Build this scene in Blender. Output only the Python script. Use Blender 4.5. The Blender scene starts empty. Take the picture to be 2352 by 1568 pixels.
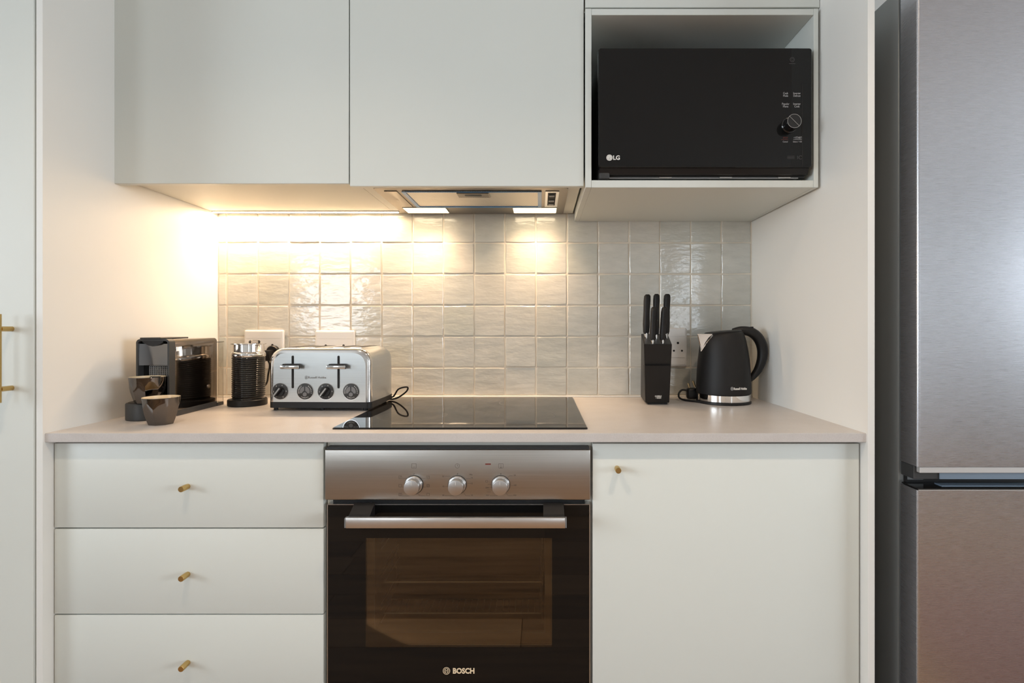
import bpy, bmesh, math, random
from mathutils import Vector, Matrix
random.seed(7)
S = bpy.context.scene
COL = S.collection
PI = math.pi
# ---------------------------------------------------------------- measurements (metres)
CAM_D = 1.812          # camera distance from the tiled wall
CAM_Z = 1.15
F = 1228.0             # focal length in pixels of a 2352 px wide frame
def PX(px, d): return (px - 1240.0) * d / F            # width at distance d from the camera
def PZ(py, d): return CAM_Z - (py - 753.0) * d / F     # height at distance d
def DY(d): return d - CAM_D                            # distance -> world Y (tile face is Y = 0)
TOP = 0.9163           # worktop surface

# ---------------------------------------------------------------- camera, world, lights, exposure
cam = bpy.data.cameras.new('camera'); co = bpy.data.objects.new('camera', cam); COL.objects.link(co)
co.location = (0, -CAM_D, CAM_Z); co.rotation_euler = (PI/2, 0, 0)
cam.sensor_width = 36.0; cam.lens = 36.0 * F / 2352.0
cam.shift_x = -64.0/2352.0; cam.shift_y = -31.0/2352.0
cam.clip_start = 0.01
S.camera = co
S.view_settings.view_transform = 'Standard'; S.view_settings.look = 'None'
S.view_settings.gamma = 1.0; S.view_settings.use_curve_mapping = False
S.view_settings.exposure = 0.0
wd = bpy.data.worlds.new('sky'); S.world = wd; wd.use_nodes = True
bg = wd.node_tree.nodes['Background']; bg.inputs[0].default_value = (0.62, 0.78, 1.0, 1); bg.inputs[1].default_value = 1.2

def area(name, loc, rot, sx, sy, power, color, spread=None):
    l = bpy.data.lights.new(name, 'AREA'); l.shape = 'RECTANGLE'; l.size = sx; l.size_y = sy
    l.energy = power; l.color = color
    if spread: l.spread = spread
    o = bpy.data.objects.new(name, l); COL.objects.link(o); o.location = loc; o.rotation_euler = rot
    return o
REAR = -5.0            # rear wall of the room, Y
DAY = (0.86, 0.93, 1.0)
area('daylight_window_left', (-2.65, REAR-0.16, 1.52), (PI/2, 0, 0), 1.0, 1.25, 42, DAY)
area('daylight_window_middle', (1.92, REAR-0.16, 1.25), (PI/2, 0, 0), 0.34, 1.8, 15, DAY)
area('daylight_window_corner', (4.65, REAR-0.16, 1.65), (PI/2, 0, 0), 0.5, 0.8, 7, DAY)
area('added_daylight_far_left', (-3.75, -2.95, 1.60), (PI/2, 0, -PI/2), 2.5, 1.3, 118, DAY)  # added fill from an invented side window, brightens the right side panel
area('added_daylight_right', (5.05, -2.95, 1.60), (PI/2, 0, PI/2), 2.5, 1.3, 158, DAY)  # broad soft source added at an invented side window, lights the recess
WARM = (1.0, 0.70, 0.44)
area('led_strip_light', (PX(480,1.777)*0.5+PX(905,1.777)*0.5, DY(1.772), 1.5305), (0, 0, 0), 0.60, 0.008, 5.2, WARM)
area('hood_lamp_light_left', (-0.368, DY(1.735), 1.530), (0, 0, 0), 0.125, 0.06, 0.95, WARM, math.radians(105))
area('hood_lamp_light_right', (-0.018, DY(1.735), 1.530), (0, 0, 0), 0.125, 0.06, 0.95, WARM, math.radians(105))
for i, (x, y) in enumerate(((-0.6, -1.32), (0.55, -1.32), (0.4, -3.2), (3.1, -3.4))):
    l = bpy.data.lights.new('ceiling_spot_light', 'SPOT'); l.energy = 36; l.color = (1.0, 0.80, 0.60)
    l.spot_size = 2.1; l.spot_blend = 1.0; l.shadow_soft_size = 0.03
    o = bpy.data.objects.new('ceiling_spot_light', l); COL.objects.link(o); o.location = (x, y, 2.40)

# ---------------------------------------------------------------- materials
def mat(name, color, rough=0.5, metal=0.0, spec=0.5, coat=0.0, **kw):
    m = bpy.data.materials.new(name); m.use_nodes = True
    b = m.node_tree.nodes['Principled BSDF']
    b.inputs['Base Color'].default_value = (*color, 1); b.inputs['Roughness'].default_value = rough
    b.inputs['Metallic'].default_value = metal; b.inputs['Specular IOR Level'].default_value = spec
    b.inputs['Coat Weight'].default_value = coat
    if 'emit' in kw:
        b.inputs['Emission Color'].default_value = (*kw['emit'], 1); b.inputs['Emission Strength'].default_value = kw['power']
    return m
def nodes(m): return m.node_tree.nodes, m.node_tree.links, m.node_tree.nodes['Principled BSDF']
def coords(m, scale, kind='Object'):
    N, L, b = nodes(m); tc = N.new('ShaderNodeTexCoord'); mp = N.new('ShaderNodeMapping')
    mp.inputs['Scale'].default_value = scale; L.new(tc.outputs[kind], mp.inputs['Vector']); return mp
def noise(m, mp, scale=1.0, detail=3.0, rough=0.5):
    N, L, b = nodes(m); n = N.new('ShaderNodeTexNoise'); n.inputs['Scale'].default_value = scale
    n.inputs['Detail'].default_value = detail; n.inputs['Roughness'].default_value = rough
    L.new(mp.outputs[0], n.inputs['Vector']); return n
def ramp(m, src, stops):
    N, L, b = nodes(m); r = N.new('ShaderNodeValToRGB'); L.new(src, r.inputs[0])
    e = r.color_ramp.elements
    e[0].position, e[0].color = stops[0][0], (*stops[0][1], 1); e[1].position, e[1].color = stops[-1][0], (*stops[-1][1], 1)
    for p, c in stops[1:-1]:
        x = e.new(p); x.color = (*c, 1)
    return r
def bump(m, src, strength, dist, after=None):
    N, L, b = nodes(m); n = N.new('ShaderNodeBump'); n.inputs['Strength'].default_value = strength
    n.inputs['Distance'].default_value = dist; L.new(src, n.inputs['Height'])
    if after: L.new(after.outputs[0], n.inputs['Normal'])
    L.new(n.outputs[0], b.inputs['Normal']); return n

def paint(name, c, rough=0.42):
    m = mat(name, c, rough, spec=0.4); mp = coords(m, (1, 1, 1)); n = noise(m, mp, 420, 2)
    bump(m, n.outputs[0], 0.06, 0.0004); return m
M = {}
M['cabinet'] = paint('cabinet_paint', (0.68, 0.695, 0.65))
M['panel'] = paint('panel_paint', (0.79, 0.775, 0.735))
M['wall'] = paint('wall_paint', (0.74, 0.73, 0.70), 0.7)
M['ceiling'] = paint('ceiling_paint', (0.82, 0.82, 0.80), 0.8)
M['carcass'] = paint('cabinet_board', (0.68, 0.665, 0.60), 0.5)

m = mat('quartz', (0.6, 0.55, 0.5), 0.33, spec=0.5); M['quartz'] = m
mp = coords(m, (1, 1, 1)); n = noise(m, mp, 600, 3, 0.6); n2 = noise(m, mp, 14, 4, 0.6)
r = ramp(m, n.outputs[0], [(0.36, (0.55, 0.51, 0.485)), (0.5, (0.58, 0.54, 0.515)), (0.66, (0.60, 0.56, 0.535))])
r2 = ramp(m, n2.outputs[0], [(0.3, (0.93, 0.92, 0.91)), (0.7, (1, 1, 1))])
N, L, b = nodes(m); mx = N.new('ShaderNodeMixRGB'); mx.blend_type = 'MULTIPLY'; mx.inputs[0].default_value = 1
L.new(r.outputs[0], mx.inputs[1]); L.new(r2.outputs[0], mx.inputs[2]); L.new(mx.outputs[0], b.inputs['Base Color'])

m = mat('glazed_tile', (0.5, 0.48, 0.42), 0.13, spec=0.6, coat=0.3); M['tile'] = m
N, L, b = nodes(m)
oi = N.new('ShaderNodeObjectInfo'); tc = N.new('ShaderNodeTexCoord')
off = N.new('ShaderNodeVectorMath'); off.operation = 'MULTIPLY_ADD'
L.new(oi.outputs['Random'], off.inputs[0]); off.inputs[1].default_value = (37, 11, 53); L.new(tc.outputs['Object'], off.inputs[2])
mpa = N.new('ShaderNodeMapping'); mpa.inputs['Scale'].default_value = (9, 9, 26); L.new(off.outputs[0], mpa.inputs[0])
mpb = N.new('ShaderNodeMapping'); mpb.inputs['Scale'].default_value = (55, 55, 80); L.new(off.outputs[0], mpb.inputs[0])
na = noise(m, mpa, 1.6, 3, 0.55); nb = noise(m, mpb, 1.0, 2, 0.5)
ba = bump(m, na.outputs[0], 0.27, 0.006); bb = bump(m, nb.outputs[0], 0.13, 0.0020, ba)
L.new(bb.outputs[0], b.inputs['Coat Normal'])
r = ramp(m, oi.outputs['Random'], [(0.0, (0.54, 0.545, 0.50)), (0.35, (0.60, 0.575, 0.52)), (0.7, (0.64, 0.62, 0.57)), (1.0, (0.57, 0.57, 0.535))])
mpc = N.new('ShaderNodeMapping'); mpc.inputs['Scale'].default_value = (14, 14, 40); L.new(off.outputs[0], mpc.inputs[0])
nc = noise(m, mpc, 1, 4, 0.6); r2 = ramp(m, nc.outputs[0], [(0.3, (0.90, 0.90, 0.88)), (0.72, (1.06, 1.05, 1.03))])
mx = N.new('ShaderNodeMixRGB'); mx.blend_type = 'MULTIPLY'; mx.inputs[0].default_value = 1
L.new(r.outputs[0], mx.inputs[1]); L.new(r2.outputs[0], mx.inputs[2]); L.new(mx.outputs[0], b.inputs['Base Color'])
M['grout'] = mat('grout', (0.76, 0.68, 0.57), 0.85); n = noise(M['grout'], coords(M['grout'], (1, 1, 1)), 300, 3); bump(M['grout'], n.outputs[0], 0.4, 0.001)

def steel(name, c, rough, grain=(3, 3, 900), aniso=0.6, gb=0.03, ct=0.10):
    m = mat(name, c, rough, 1.0); mp = coords(m, grain); n = noise(m, mp, 1.0, 2, 0.6)
    N, L, b = nodes(m)
    mr = N.new('ShaderNodeMapRange'); mr.inputs['To Min'].default_value = rough*0.8; mr.inputs['To Max'].default_value = rough*1.25
    L.new(n.outputs[0], mr.inputs['Value']); L.new(mr.outputs[0], b.inputs['Roughness'])
    r = ramp(m, n.outputs[0], [(0.25, tuple(x*(1-ct) for x in c)), (0.75, tuple(min(1, x*(1+ct*0.6)) for x in c))]); L.new(r.outputs[0], b.inputs['Base Color'])
    bump(m, n.outputs[0], gb, 0.0006); b.inputs['Anisotropic'].default_value = aniso; return m
M['steel'] = steel('brushed_steel', (0.48, 0.45, 0.415), 0.33)
M['fridge_steel'] = steel('fridge_steel', (0.60, 0.605, 0.645), 0.27, (30, 30, 2600), 0.0, 0.0, 0.07)
M['toaster_steel'] = steel('toaster_steel', (0.58, 0.59, 0.58), 0.34)
M['hood_steel'] = steel('hood_steel', (0.27, 0.24, 0.205), 0.38, (3, 800, 800))
M['polished'] = mat('polished_steel', (0.75, 0.73, 0.71), 0.13, 1.0)
M['satin'] = mat('satin_metal', (0.62, 0.61, 0.61), 0.3, 1.0)
M['handle_steel'] = mat('handle_steel', (0.72, 0.68, 0.65), 0.30, 1.0)
M['trim_metal'] = mat('trim_metal', (0.60, 0.59, 0.58), 0.4, 0.5)
M['rack_wire'] = mat('rack_wire', (0.50, 0.47, 0.42), 0.3, 0.4)
M['chrome'] = mat('chrome', (0.86, 0.84, 0.82), 0.05, 1.0)
M['spout_metal'] = mat('spout_metal', (0.92, 0.92, 0.92), 0.22, 0.9)
M['pin_brass'] = mat('pin_brass', (0.80, 0.62, 0.35), 0.3, 1.0)
M['brass'] = mat('brass', (0.58, 0.40, 0.16), 0.27, 1.0)
M['black'] = mat('black_plastic', (0.011, 0.010, 0.010), 0.42, spec=0.35)
M['matte_black'] = mat('matte_black_coating', (0.012, 0.0105, 0.010), 0.50, spec=0.3); n = noise(M['matte_black'], coords(M['matte_black'], (1, 1, 1)), 900, 2); bump(M['matte_black'], n.outputs[0], 0.2, 0.0006)
M['gloss_black'] = mat('gloss_black', (0.010, 0.010, 0.010), 0.06, spec=0.6)
M['dark_grey'] = mat('dark_grey_plastic', (0.034, 0.034, 0.034), 0.45)
M['mid_grey'] = mat('grey_plastic', (0.20, 0.20, 0.20), 0.5)
M['machine_side'] = mat('machine_side_gloss', (0.25, 0.215, 0.185), 0.07, 1.0)
M['machine_front'] = mat('machine_front_gloss', (0.22, 0.225, 0.235), 0.14, 1.0)
M['black_glass'] = mat('black_glass', (0.006, 0.006, 0.006), 0.03, spec=0.36)
M['hob_glass'] = mat('hob_glass', (0.007, 0.006, 0.006), 0.035, spec=0.32)
M['cavity'] = mat('oven_enamel', (0.20, 0.16, 0.12), 0.25)
M['white_plastic'] = mat('white_plastic', (0.80, 0.77, 0.74), 0.3)
M['hole'] = mat('dark_hole', (0.01, 0.009, 0.009), 0.8)
M['fridge_side'] = mat('fridge_side_paint', (0.26, 0.27, 0.265), 0.35, 0.5)
M['blue_grey'] = mat('blue_grey_plastic', (0.20, 0.26, 0.33), 0.4)
M['blue_film'] = mat('blue_film', (0.03, 0.20, 0.50), 0.3)
M['print_light'] = mat('light_print', (0.80, 0.77, 0.72), 0.5)
M['print_cream'] = mat('cream_print', (0.78, 0.62, 0.42), 0.5)
M['print_grey'] = mat('grey_print', (0.42, 0.41, 0.41), 0.5)
M['print_faint'] = mat('faint_print', (0.09, 0.085, 0.085), 0.5)
M['print_dark'] = mat('dark_print', (0.10, 0.085, 0.07), 0.6)
M['print_red'] = mat('red_print', (0.16, 0.03, 0.02), 0.5)
M['cup_metal'] = mat('cup_dark_mirror', (0.15, 0.138, 0.13), 0.06, 1.0)
M['cup_inside'] = mat('cup_cream_glaze', (0.75, 0.62, 0.42), 0.2)
M['button_grey'] = mat('button_grey', (0.17, 0.165, 0.165), 0.5)
M['led'] = mat('led_diffuser', (1, 0.9, 0.75), 0.5, emit=(1.0, 0.80, 0.52), power=14)
M['lamp'] = mat('lamp_diffuser', (1, 0.9, 0.75), 0.5, emit=(1.0, 0.82, 0.55), power=9)
M['lamp_dim'] = mat('spot_face', (1, 0.9, 0.8), 0.5, emit=(1.0, 0.85, 0.65), power=12)
def glass(name, tint, fr=1.5, rough=0.02):
    m = bpy.data.materials.new(name); m.use_nodes = True; N, L = m.node_tree.nodes, m.node_tree.links
    N.clear(); o = N.new('ShaderNodeOutputMaterial'); t = N.new('ShaderNodeBsdfTransparent'); t.inputs[0].default_value = (*tint, 1)
    g = N.new('ShaderNodeBsdfGlossy'); g.inputs['Roughness'].default_value = rough; f = N.new('ShaderNodeFresnel'); f.inputs[0].default_value = fr
    x = N.new('ShaderNodeMixShader'); L.new(f.outputs[0], x.inputs[0]); L.new(t.outputs[0], x.inputs[1]); L.new(g.outputs[0], x.inputs[2]); L.new(x.outputs[0], o.inputs[0])
    return m
M['oven_glass'] = glass('tinted_oven_glass', (0.72, 0.66, 0.56), 1.85)
M['pane'] = glass('window_glass', (0.97, 0.98, 0.98), 1.45)
M['clear_plastic'] = glass('clear_plastic', (0.90, 0.89, 0.87), 1.45, 0.05)
m = mat('filter_mesh', (0.62, 0.58, 0.52), 0.4, 0.9); M['filter'] = m
N, L, b = nodes(m); mp = coords(m, (1, 1, 1)); w = N.new('ShaderNodeTexWave'); w.bands_direction = 'DIAGONAL'; w.inputs['Scale'].default_value = 90
L.new(mp.outputs[0], w.inputs[0]); bump(m, w.outputs[0], 0.6, 0.0015)
r = ramp(m, w.outputs[0], [(0.2, (0.50, 0.46, 0.41)), (0.8, (0.70, 0.66, 0.60))]); L.new(r.outputs[0], b.inputs['Base Color'])
m = mat('oak_floor', (0.3, 0.2, 0.12), 0.6, spec=0.3); M['wood'] = m
N, L, b = nodes(m); oi = N.new('ShaderNodeObjectInfo'); mp = coords(m, (1.2, 16, 1)); n = noise(m, mp, 1.6, 6, 0.65)
add = N.new('ShaderNodeMath'); add.operation = 'MULTIPLY_ADD'; add.inputs[1].default_value = 0.35; L.new(oi.outputs['Random'], add.inputs[0]); L.new(n.outputs[0], add.inputs[2])
r = ramp(m, add.outputs[0], [(0.35, (0.10, 0.055, 0.028)), (0.6, (0.28, 0.155, 0.075)), (0.9, (0.42, 0.25, 0.13))]); L.new(r.outputs[0], b.inputs['Base Color'])

# ---------------------------------------------------------------- mesh helpers
def B(): return bmesh.new()
def box(bm, x0, x1, y0, y1, z0, z1, bev=0.0, seg=2):
    t = bmesh.new()
    bmesh.ops.create_cube(t, size=1.0)
    for v in t.verts:
        v.co = Vector(((x0+x1)/2 + v.co.x*abs(x1-x0), (y0+y1)/2 + v.co.y*abs(y1-y0), (z0+z1)/2 + v.co.z*abs(z1-z0)))
    if bev: bmesh.ops.bevel(t, geom=t.edges[:], offset=bev, segments=seg, profile=0.5, affect='EDGES')
    merge(bm, t); return bm
def merge(bm, t, mtx=None):
    vs = {}
    for v in t.verts: vs[v] = bm.verts.new(mtx @ v.co if mtx else v.co)
    for f in t.faces:
        try: nf = bm.faces.new([vs[v] for v in f.verts]); nf.smooth = f.smooth
        except ValueError: pass
    t.free()
def rings(bm, rs, cap0=True, cap1=True, smooth=True, closed=False):
    vr = [[bm.verts.new(p) for p in r] for r in rs]
    n = len(vr[0]); m_ = len(vr)
    for i in range(m_ if closed else m_-1):
        a, b2 = vr[i], vr[(i+1) % m_]
        for k in range(n):
            f = bm.faces.new((a[k], a[(k+1) % n], b2[(k+1) % n], b2[k])); f.smooth = smooth
    if not closed:
        if cap0: bm.faces.new(vr[0][::-1])
        if cap1: bm.faces.new(vr[-1])
    return bm
def lathe(bm, prof, n=32, cx=0, cy=0, axis='z', smooth=True, cap0=True, cap1=True):
    rs = []
    for r, h in prof:
        r = max(r, 1e-5)
        ring = []
        for k in range(n):
            a = 2*PI*k/n; u, v = r*math.cos(a), r*math.sin(a)
            if axis == 'z': ring.append((cx+u, cy+v, h))
            elif axis == 'y': ring.append((cx+u, h, cy+v))
            else: ring.append((h, cx+u, cy+v))
        rs.append(ring)
    return rings(bm, rs, cap0, cap1, smooth)
def tube(bm, pts, r, n=10, closed=False, smooth=True):
    pts = [Vector(p) for p in pts]; rr = r if isinstance(r, (list, tuple)) else [r]*len(pts)
    rs = []; prev = None
    for i, p in enumerate(pts):
        if closed: d = pts[(i+1) % len(pts)] - pts[i-1]
        else: d = pts[min(i+1, len(pts)-1)] - pts[max(i-1, 0)]
        d.normalize()
        if prev is None:
            u = d.orthogonal().normalized()
        else:
            u = (prev - d*prev.dot(d)).normalized()
        prev = u; w = d.cross(u)
        rs.append([p + (u*math.cos(2*PI*k/n) + w*math.sin(2*PI*k/n))*rr[i] for k in range(n)])
    return rings(bm, rs, smooth=smooth, closed=closed)
def smoothpts(pts, sub=6):
    pts = [Vector(p) for p in pts]; out = []
    P = [pts[0]*2-pts[1]] + pts + [pts[-1]*2-pts[-2]]
    for i in range(1, len(P)-2):
        for s in range(sub):
            t = s/sub; a, b2, c, d = P[i-1], P[i], P[i+1], P[i+2]
            out.append(0.5*((2*b2) + (-a+c)*t + (2*a-5*b2+4*c-d)*t*t + (-a+3*b2-3*c+d)*t**3))
    out.append(pts[-1]); return out
def rrect(x0, x1, z0, z1, r, seg=5, corners=(1, 1, 1, 1)):
    """rounded rectangle outline, corners: lower left, lower right, upper right, upper left"""
    out = []
    for (cx, cz, a0, on) in ((x0, z0, PI, corners[0]), (x1, z0, 1.5*PI, corners[1]), (x1, z1, 0, corners[2]), (x0, z1, PI/2, corners[3])):
        if not on: out.append((cx, cz)); continue
        ox = cx + (r if cx == x0 else -r); oz = cz + (r if cz == z0 else -r)
        for k in range(seg+1):
            a = a0 + PI/2*k/seg; out.append((ox + r*math.cos(a), oz + r*math.sin(a)))
    return out
def prism_y(bm, outline, y0, y1, smooth=False):     # outline in XZ, pushed along Y
    return rings(bm, [[(x, y0, z) for x, z in outline], [(x, y1, z) for x, z in outline]], smooth=smooth)
def prism_z(bm, outline, z0, z1, smooth=False):     # outline in XY
    return rings(bm, [[(x, y, z0) for x, y in outline], [(x, y, z1) for x, y in outline]], smooth=smooth)
def link(name, bm, m, parent=None, sharp=35):
    bmesh.ops.recalc_face_normals(bm, faces=bm.faces[:])
    me = bpy.data.meshes.new(name); bm.to_mesh(me); bm.free()
    me.materials.append(M[m] if isinstance(m, str) else m)
    if any(p.use_smooth for p in me.polygons):
        try: me.set_sharp_from_angle(angle=math.radians(sharp))
        except Exception: pass
    o = bpy.data.objects.new(name, me); COL.objects.link(o)
    if parent is not None: o.parent = parent
    return o
def soft(o):
    for p in o.data.polygons: p.use_smooth = True
    o.data.set_sharp_from_angle(angle=math.radians(38)); return o
def thing(name, label, cat, loc=(0, 0, 0), rotz=0, group=None):
    o = bpy.data.objects.new(name, None); COL.objects.link(o); o.empty_display_size = 0.05
    o.location = loc; o.rotation_euler = (0, 0, rotz); o['label'] = label; o['category'] = cat
    if group: o['group'] = group
    return o
def tag(o, label, cat, group=None):
    o['label'] = label; o['category'] = cat
    if group: o['group'] = group
    return o
def struct(name, bm, m, parent=None):
    o = link(name, bm, m, parent)
    if parent is None: o['kind'] = 'structure'
    return o
def dup(root, loc, label, rotz=None):
    r = root.copy(); COL.objects.link(r); r.location = loc; r['label'] = label
    if rotz is not None: r.rotation_euler = (0, 0, rotz)
    def kids(a, b2):
        for ch in list(a.children):
            c = ch.copy(); COL.objects.link(c); c.parent = b2; kids(ch, c)
    kids(root, r); return r
def text_mesh(body, size, width=None, extrude=0.0002, bold=0.0, shear=0.0):
    cu = bpy.data.curves.new('lettering', 'FONT'); cu.body = body; cu.size = size; cu.extrude = extrude
    cu.align_x = 'CENTER'; cu.align_y = 'CENTER'; cu.offset = bold; cu.shear = shear; cu.resolution_u = 3
    cu.space_line = 0.85
    t = bpy.data.objects.new('lettering', cu); COL.objects.link(t)
    dg = bpy.context.evaluated_depsgraph_get(); me = bpy.data.meshes.new_from_object(t.evaluated_get(dg))
    bpy.data.objects.remove(t); bpy.data.curves.remove(cu)
    xs = [v.co.x for v in me.vertices]; ys = [v.co.y for v in me.vertices]
    cx, cy = (min(xs)+max(xs))/2, (min(ys)+max(ys))/2; k = width/(max(xs)-min(xs)) if width else 1
    me.transform(Matrix.Diagonal((k, 1, 1, 1)) @ Matrix.Translation((-cx, -cy, 0)))
    return me
def letter(parent, body, x, y, z, size, m, width=None, bold=0.0, tilt=0.0, lean=0.0, name='lettering'):
    """flat print standing on a face that looks towards -Y; tilt turns it in its plane"""
    me = text_mesh(body, size, width, bold=bold)
    me.transform(Matrix.Translation((x, y, z)) @ Matrix.Rotation(PI/2 + lean, 4, 'X') @ Matrix.Rotation(tilt, 4, 'Z'))
    me.materials.append(M[m]); o = bpy.data.objects.new(name, me); COL.objects.link(o); o.parent = parent; return o
def ring_y(bm, x, y, z, r, w, t=0.0003, n=28):      # thin annulus lying in a face towards -Y
    o = [(x+r*math.cos(2*PI*k/n), z+r*math.sin(2*PI*k/n)) for k in range(n)]
    i = [(x+(r-w)*math.cos(2*PI*k/n), z+(r-w)*math.sin(2*PI*k/n)) for k in range(n)]
    return rings(bm, [[(a, y, c) for a, c in o], [(a, y-t, c) for a, c in o], [(a, y-t, c) for a, c in i], [(a, y, c) for a, c in i]], closed=True, smooth=False)
def seg_y(bm, x0, z0, x1, z1, y, w=0.0004, t=0.0003):  # thin line lying in a face towards -Y
    d = Vector((x1-x0, 0, z1-z0)); n = Vector((-d.z, 0, d.x)).normalized()*w/2
    a, b2 = Vector((x0, y, z0)), Vector((x1, y, z1)); o = Vector((0, -t, 0))
    return rings(bm, [[a+n, b2+n, b2-n, a-n], [a+n+o, b2+n+o, b2-n+o, a-n+o]], smooth=False)
def frame_y(bm, x0, x1, z0, z1, y, w=0.0004, t=0.0003):
    for a in ((x0, z0, x1, z0), (x1, z0, x1, z1), (x1, z1, x0, z1), (x0, z1, x0, z0)): seg_y(bm, *a, y, w, t)

# ================================================================ THE ROOM
H = 2.5
XL, XR = -3.6, 4.9
CAR = 0.0012
struct('ceiling', box(B(), XL-0.1, XR+0.1, REAR-0.1, 0.12, H, H+0.1), 'ceiling')
fl = struct('floor', box(B(), XL-0.1, XR+0.1, REAR-0.1, 0.12, -0.1, -0.012), 'hole')
pm = None
rows = int((0.0-REAR)/0.19)+1
for j in range(rows):
    y0 = -j*0.19
    x = XL - random.uniform(0, 1.2)
    while x < XR:
        ln = 1.38; a, b2 = max(x, XL), min(x+ln, XR)
        if b2-a > 0.02:
            if abs((b2-a)-ln) < 1e-6:
                if pm is None:
                    o = link('plank', box(B(), -ln/2+0.001, ln/2-0.001, -0.094, 0.094, -0.012, 0, 0.0015, 1), 'wood', fl); pm = o.data
                else:
                    o = bpy.data.objects.new('plank', pm); COL.objects.link(o); o.parent = fl
            else:
                o = link('plank', box(B(), -(b2-a)/2+0.001, (b2-a)/2-0.001, -0.094, 0.094, -0.012, 0, 0.0015, 1), 'wood', fl)
            o.location = ((a+b2)/2, y0-0.095, 0)
        x += ln
# rear wall with window openings, side walls with unseen windows added for light
def wall_with_holes(name, x0, x1, y0, y1, holes):
    bm = B(); xs = sorted({x0, x1, *[h[0] for h in holes], *[h[1] for h in holes]})
    for a, b2 in zip(xs, xs[1:]):
        hs = [h for h in holes if h[0] <= a and h[1] >= b2]
        z = 0
        for h in sorted(hs, key=lambda q: q[2]):
            if h[2] > z: box(bm, a, b2, y0, y1, z, h[2])
            z = h[3]
        box(bm, a, b2, y0, y1, z, H)
    return struct(name, bm, 'wall')
HO = [(-3.1, -2.2, 0.92, 2.12), (1.74, 2.10, 0.35, 2.1), (4.45, 4.85, 1.30, 2.02)]
wall_with_holes('wall_rear', XL, XR, REAR-0.1, REAR, HO)
for side, xa, xb, num in (('left', XL-0.1, XL, 4), ('right', XR, XR+0.1, 5)):
    ws = B()
    for q in ((REAR-0.1, -4.25, 0, H), (-1.65, 0.12, 0, H), (-4.25, -1.65, 0, 0.90), (-4.25, -1.65, 2.22, H)): box(ws, xa, xb, q[0], q[1], q[2], q[3])
    struct('wall_side_'+side, ws, 'wall')
    added_win = thing('window_%d' % num, '', ''); del added_win['label'], added_win['category']; added_win['kind'] = 'structure'  # unseen window, put in to carry the added side daylight
    fr = B()
    for q in ((-4.25, -4.20, 0.90, 2.22), (-1.70, -1.65, 0.90, 2.22), (-4.20, -1.70, 0.90, 0.95), (-4.20, -1.70, 2.17, 2.22), (-2.975, -2.925, 0.95, 2.17)): box(fr, xa+0.02, xa+0.08, q[0], q[1], q[2], q[3])
    link('window_frame', fr, 'white_plastic', added_win); link('pane', box(B(), xa+0.047, xa+0.053, -4.20, -1.70, 0.95, 2.17), 'pane', added_win)
for i, (a, b2, c, d) in enumerate(HO):
    w = thing('window_%d' % (i+1), '', ''); del w['label'], w['category']; w['kind'] = 'structure'
    fr = B()
    for q in ((a, a+0.05, c, d), (b2-0.05, b2, c, d), (a+0.05, b2-0.05, c, c+0.05), (a+0.05, b2-0.05, d-0.05, d), ((a+b2)/2-0.02, (a+b2)/2+0.02, c+0.05, d-0.05)):
        box(fr, q[0], q[1], REAR-0.08, REAR-0.02, q[2], q[3])
    link('window_frame', fr, 'white_plastic', w)
    link('pane', box(B(), a+0.05, b2-0.05, REAR-0.052, REAR-0.046, c+0.05, d-0.05), 'pane', w)

# tiled back wall: grout bed with each tile a piece of its own
wb = struct('wall_back', box(B(), XL, XR, 0.0085, 0.12, 0, H), 'wall')
link('grout', box(B(), -1.094, 0.721, 0.0022, 0.0085, TOP-0.01, 1.545), 'grout', wb)
cols = [500.5, 520.5, 592.5, 663.5, 734.5, 805.5, 877, 948, 1018.5, 1089, 1160, 1231, 1302.5, 1373.5, 1445, 1516, 1587, 1657, 1725.5]
rws = [907.5, 843.5, 772.5, 701, 629, 557.5, 488.5]
def tile_mesh(w, h, seed):
    rnd = random.Random(seed); pts = []
    jit = lambda s: rnd.uniform(-s, s)
    for i in range(4):
        c0 = [(-w/2, -h/2), (w/2, -h/2), (w/2, h/2), (-w/2, h/2)][i]; c1 = [(w/2, -h/2), (w/2, h/2), (-w/2, h/2), (-w/2, -h/2)][i]
        nn = 4
        for k in range(nn):
            t = k/nn; x = c0[0]+(c1[0]-c0[0])*t; z = c0[1]+(c1[1]-c0[1])*t
            s = 0.0008 if k else 0.0005
            if k == 0: x -= math.copysign(0.0009, x); z -= math.copysign(0.0009, z)
            pts.append((x+jit(s), z+jit(s)))
    bm = B()
    back = [(x, 0.0085, z) for x, z in pts]; mid = [(x, 0.0011, z) for x, z in pts]
    fr = [(x*(1-0.0032/w), 0.0, z*(1-0.0032/h)) for x, z in pts]
    rings(bm, [back, mid, fr], cap0=False, smooth=False)
    bmesh.ops.recalc_face_normals(bm, faces=bm.faces[:])
    me = bpy.data.meshes.new('tile'); bm.to_mesh(me); bm.free(); me.materials.append(M['tile']); return me
TP = 71.1/677.7; full = [tile_mesh(TP-0.0036, TP-0.0036, s) for s in range(9)]
G = 0.0040
for ri in range(len(rws)-1):
    for ci in range(len(cols)-1):
        x0, x1 = PX(cols[ci], CAM_D), PX(cols[ci+1], CAM_D); z0, z1 = PZ(rws[ri], CAM_D), PZ(rws[ri+1], CAM_D)
        isfull = 0 < ci < len(cols)-2 and 0 < ri < len(rws)-2
        if isfull: me = random.choice(full)
        else: me = tile_mesh(x1-x0-G+0.0004, z1-z0-G+0.0004, 100+ri*20+ci)
        o = bpy.data.objects.new('tile', me); COL.objects.link(o); o.parent = wb
        dy = random.uniform(-0.0006, 0.0008)
        o.location = ((x0+x1)/2 + random.uniform(-0.0004, 0.0004), dy, (z0+z1)/2 + random.uniform(-0.0004, 0.0004))
        o.rotation_euler = (random.gauss(0, 0.006), random.gauss(0, 0.004), random.gauss(0, 0.006))

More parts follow.
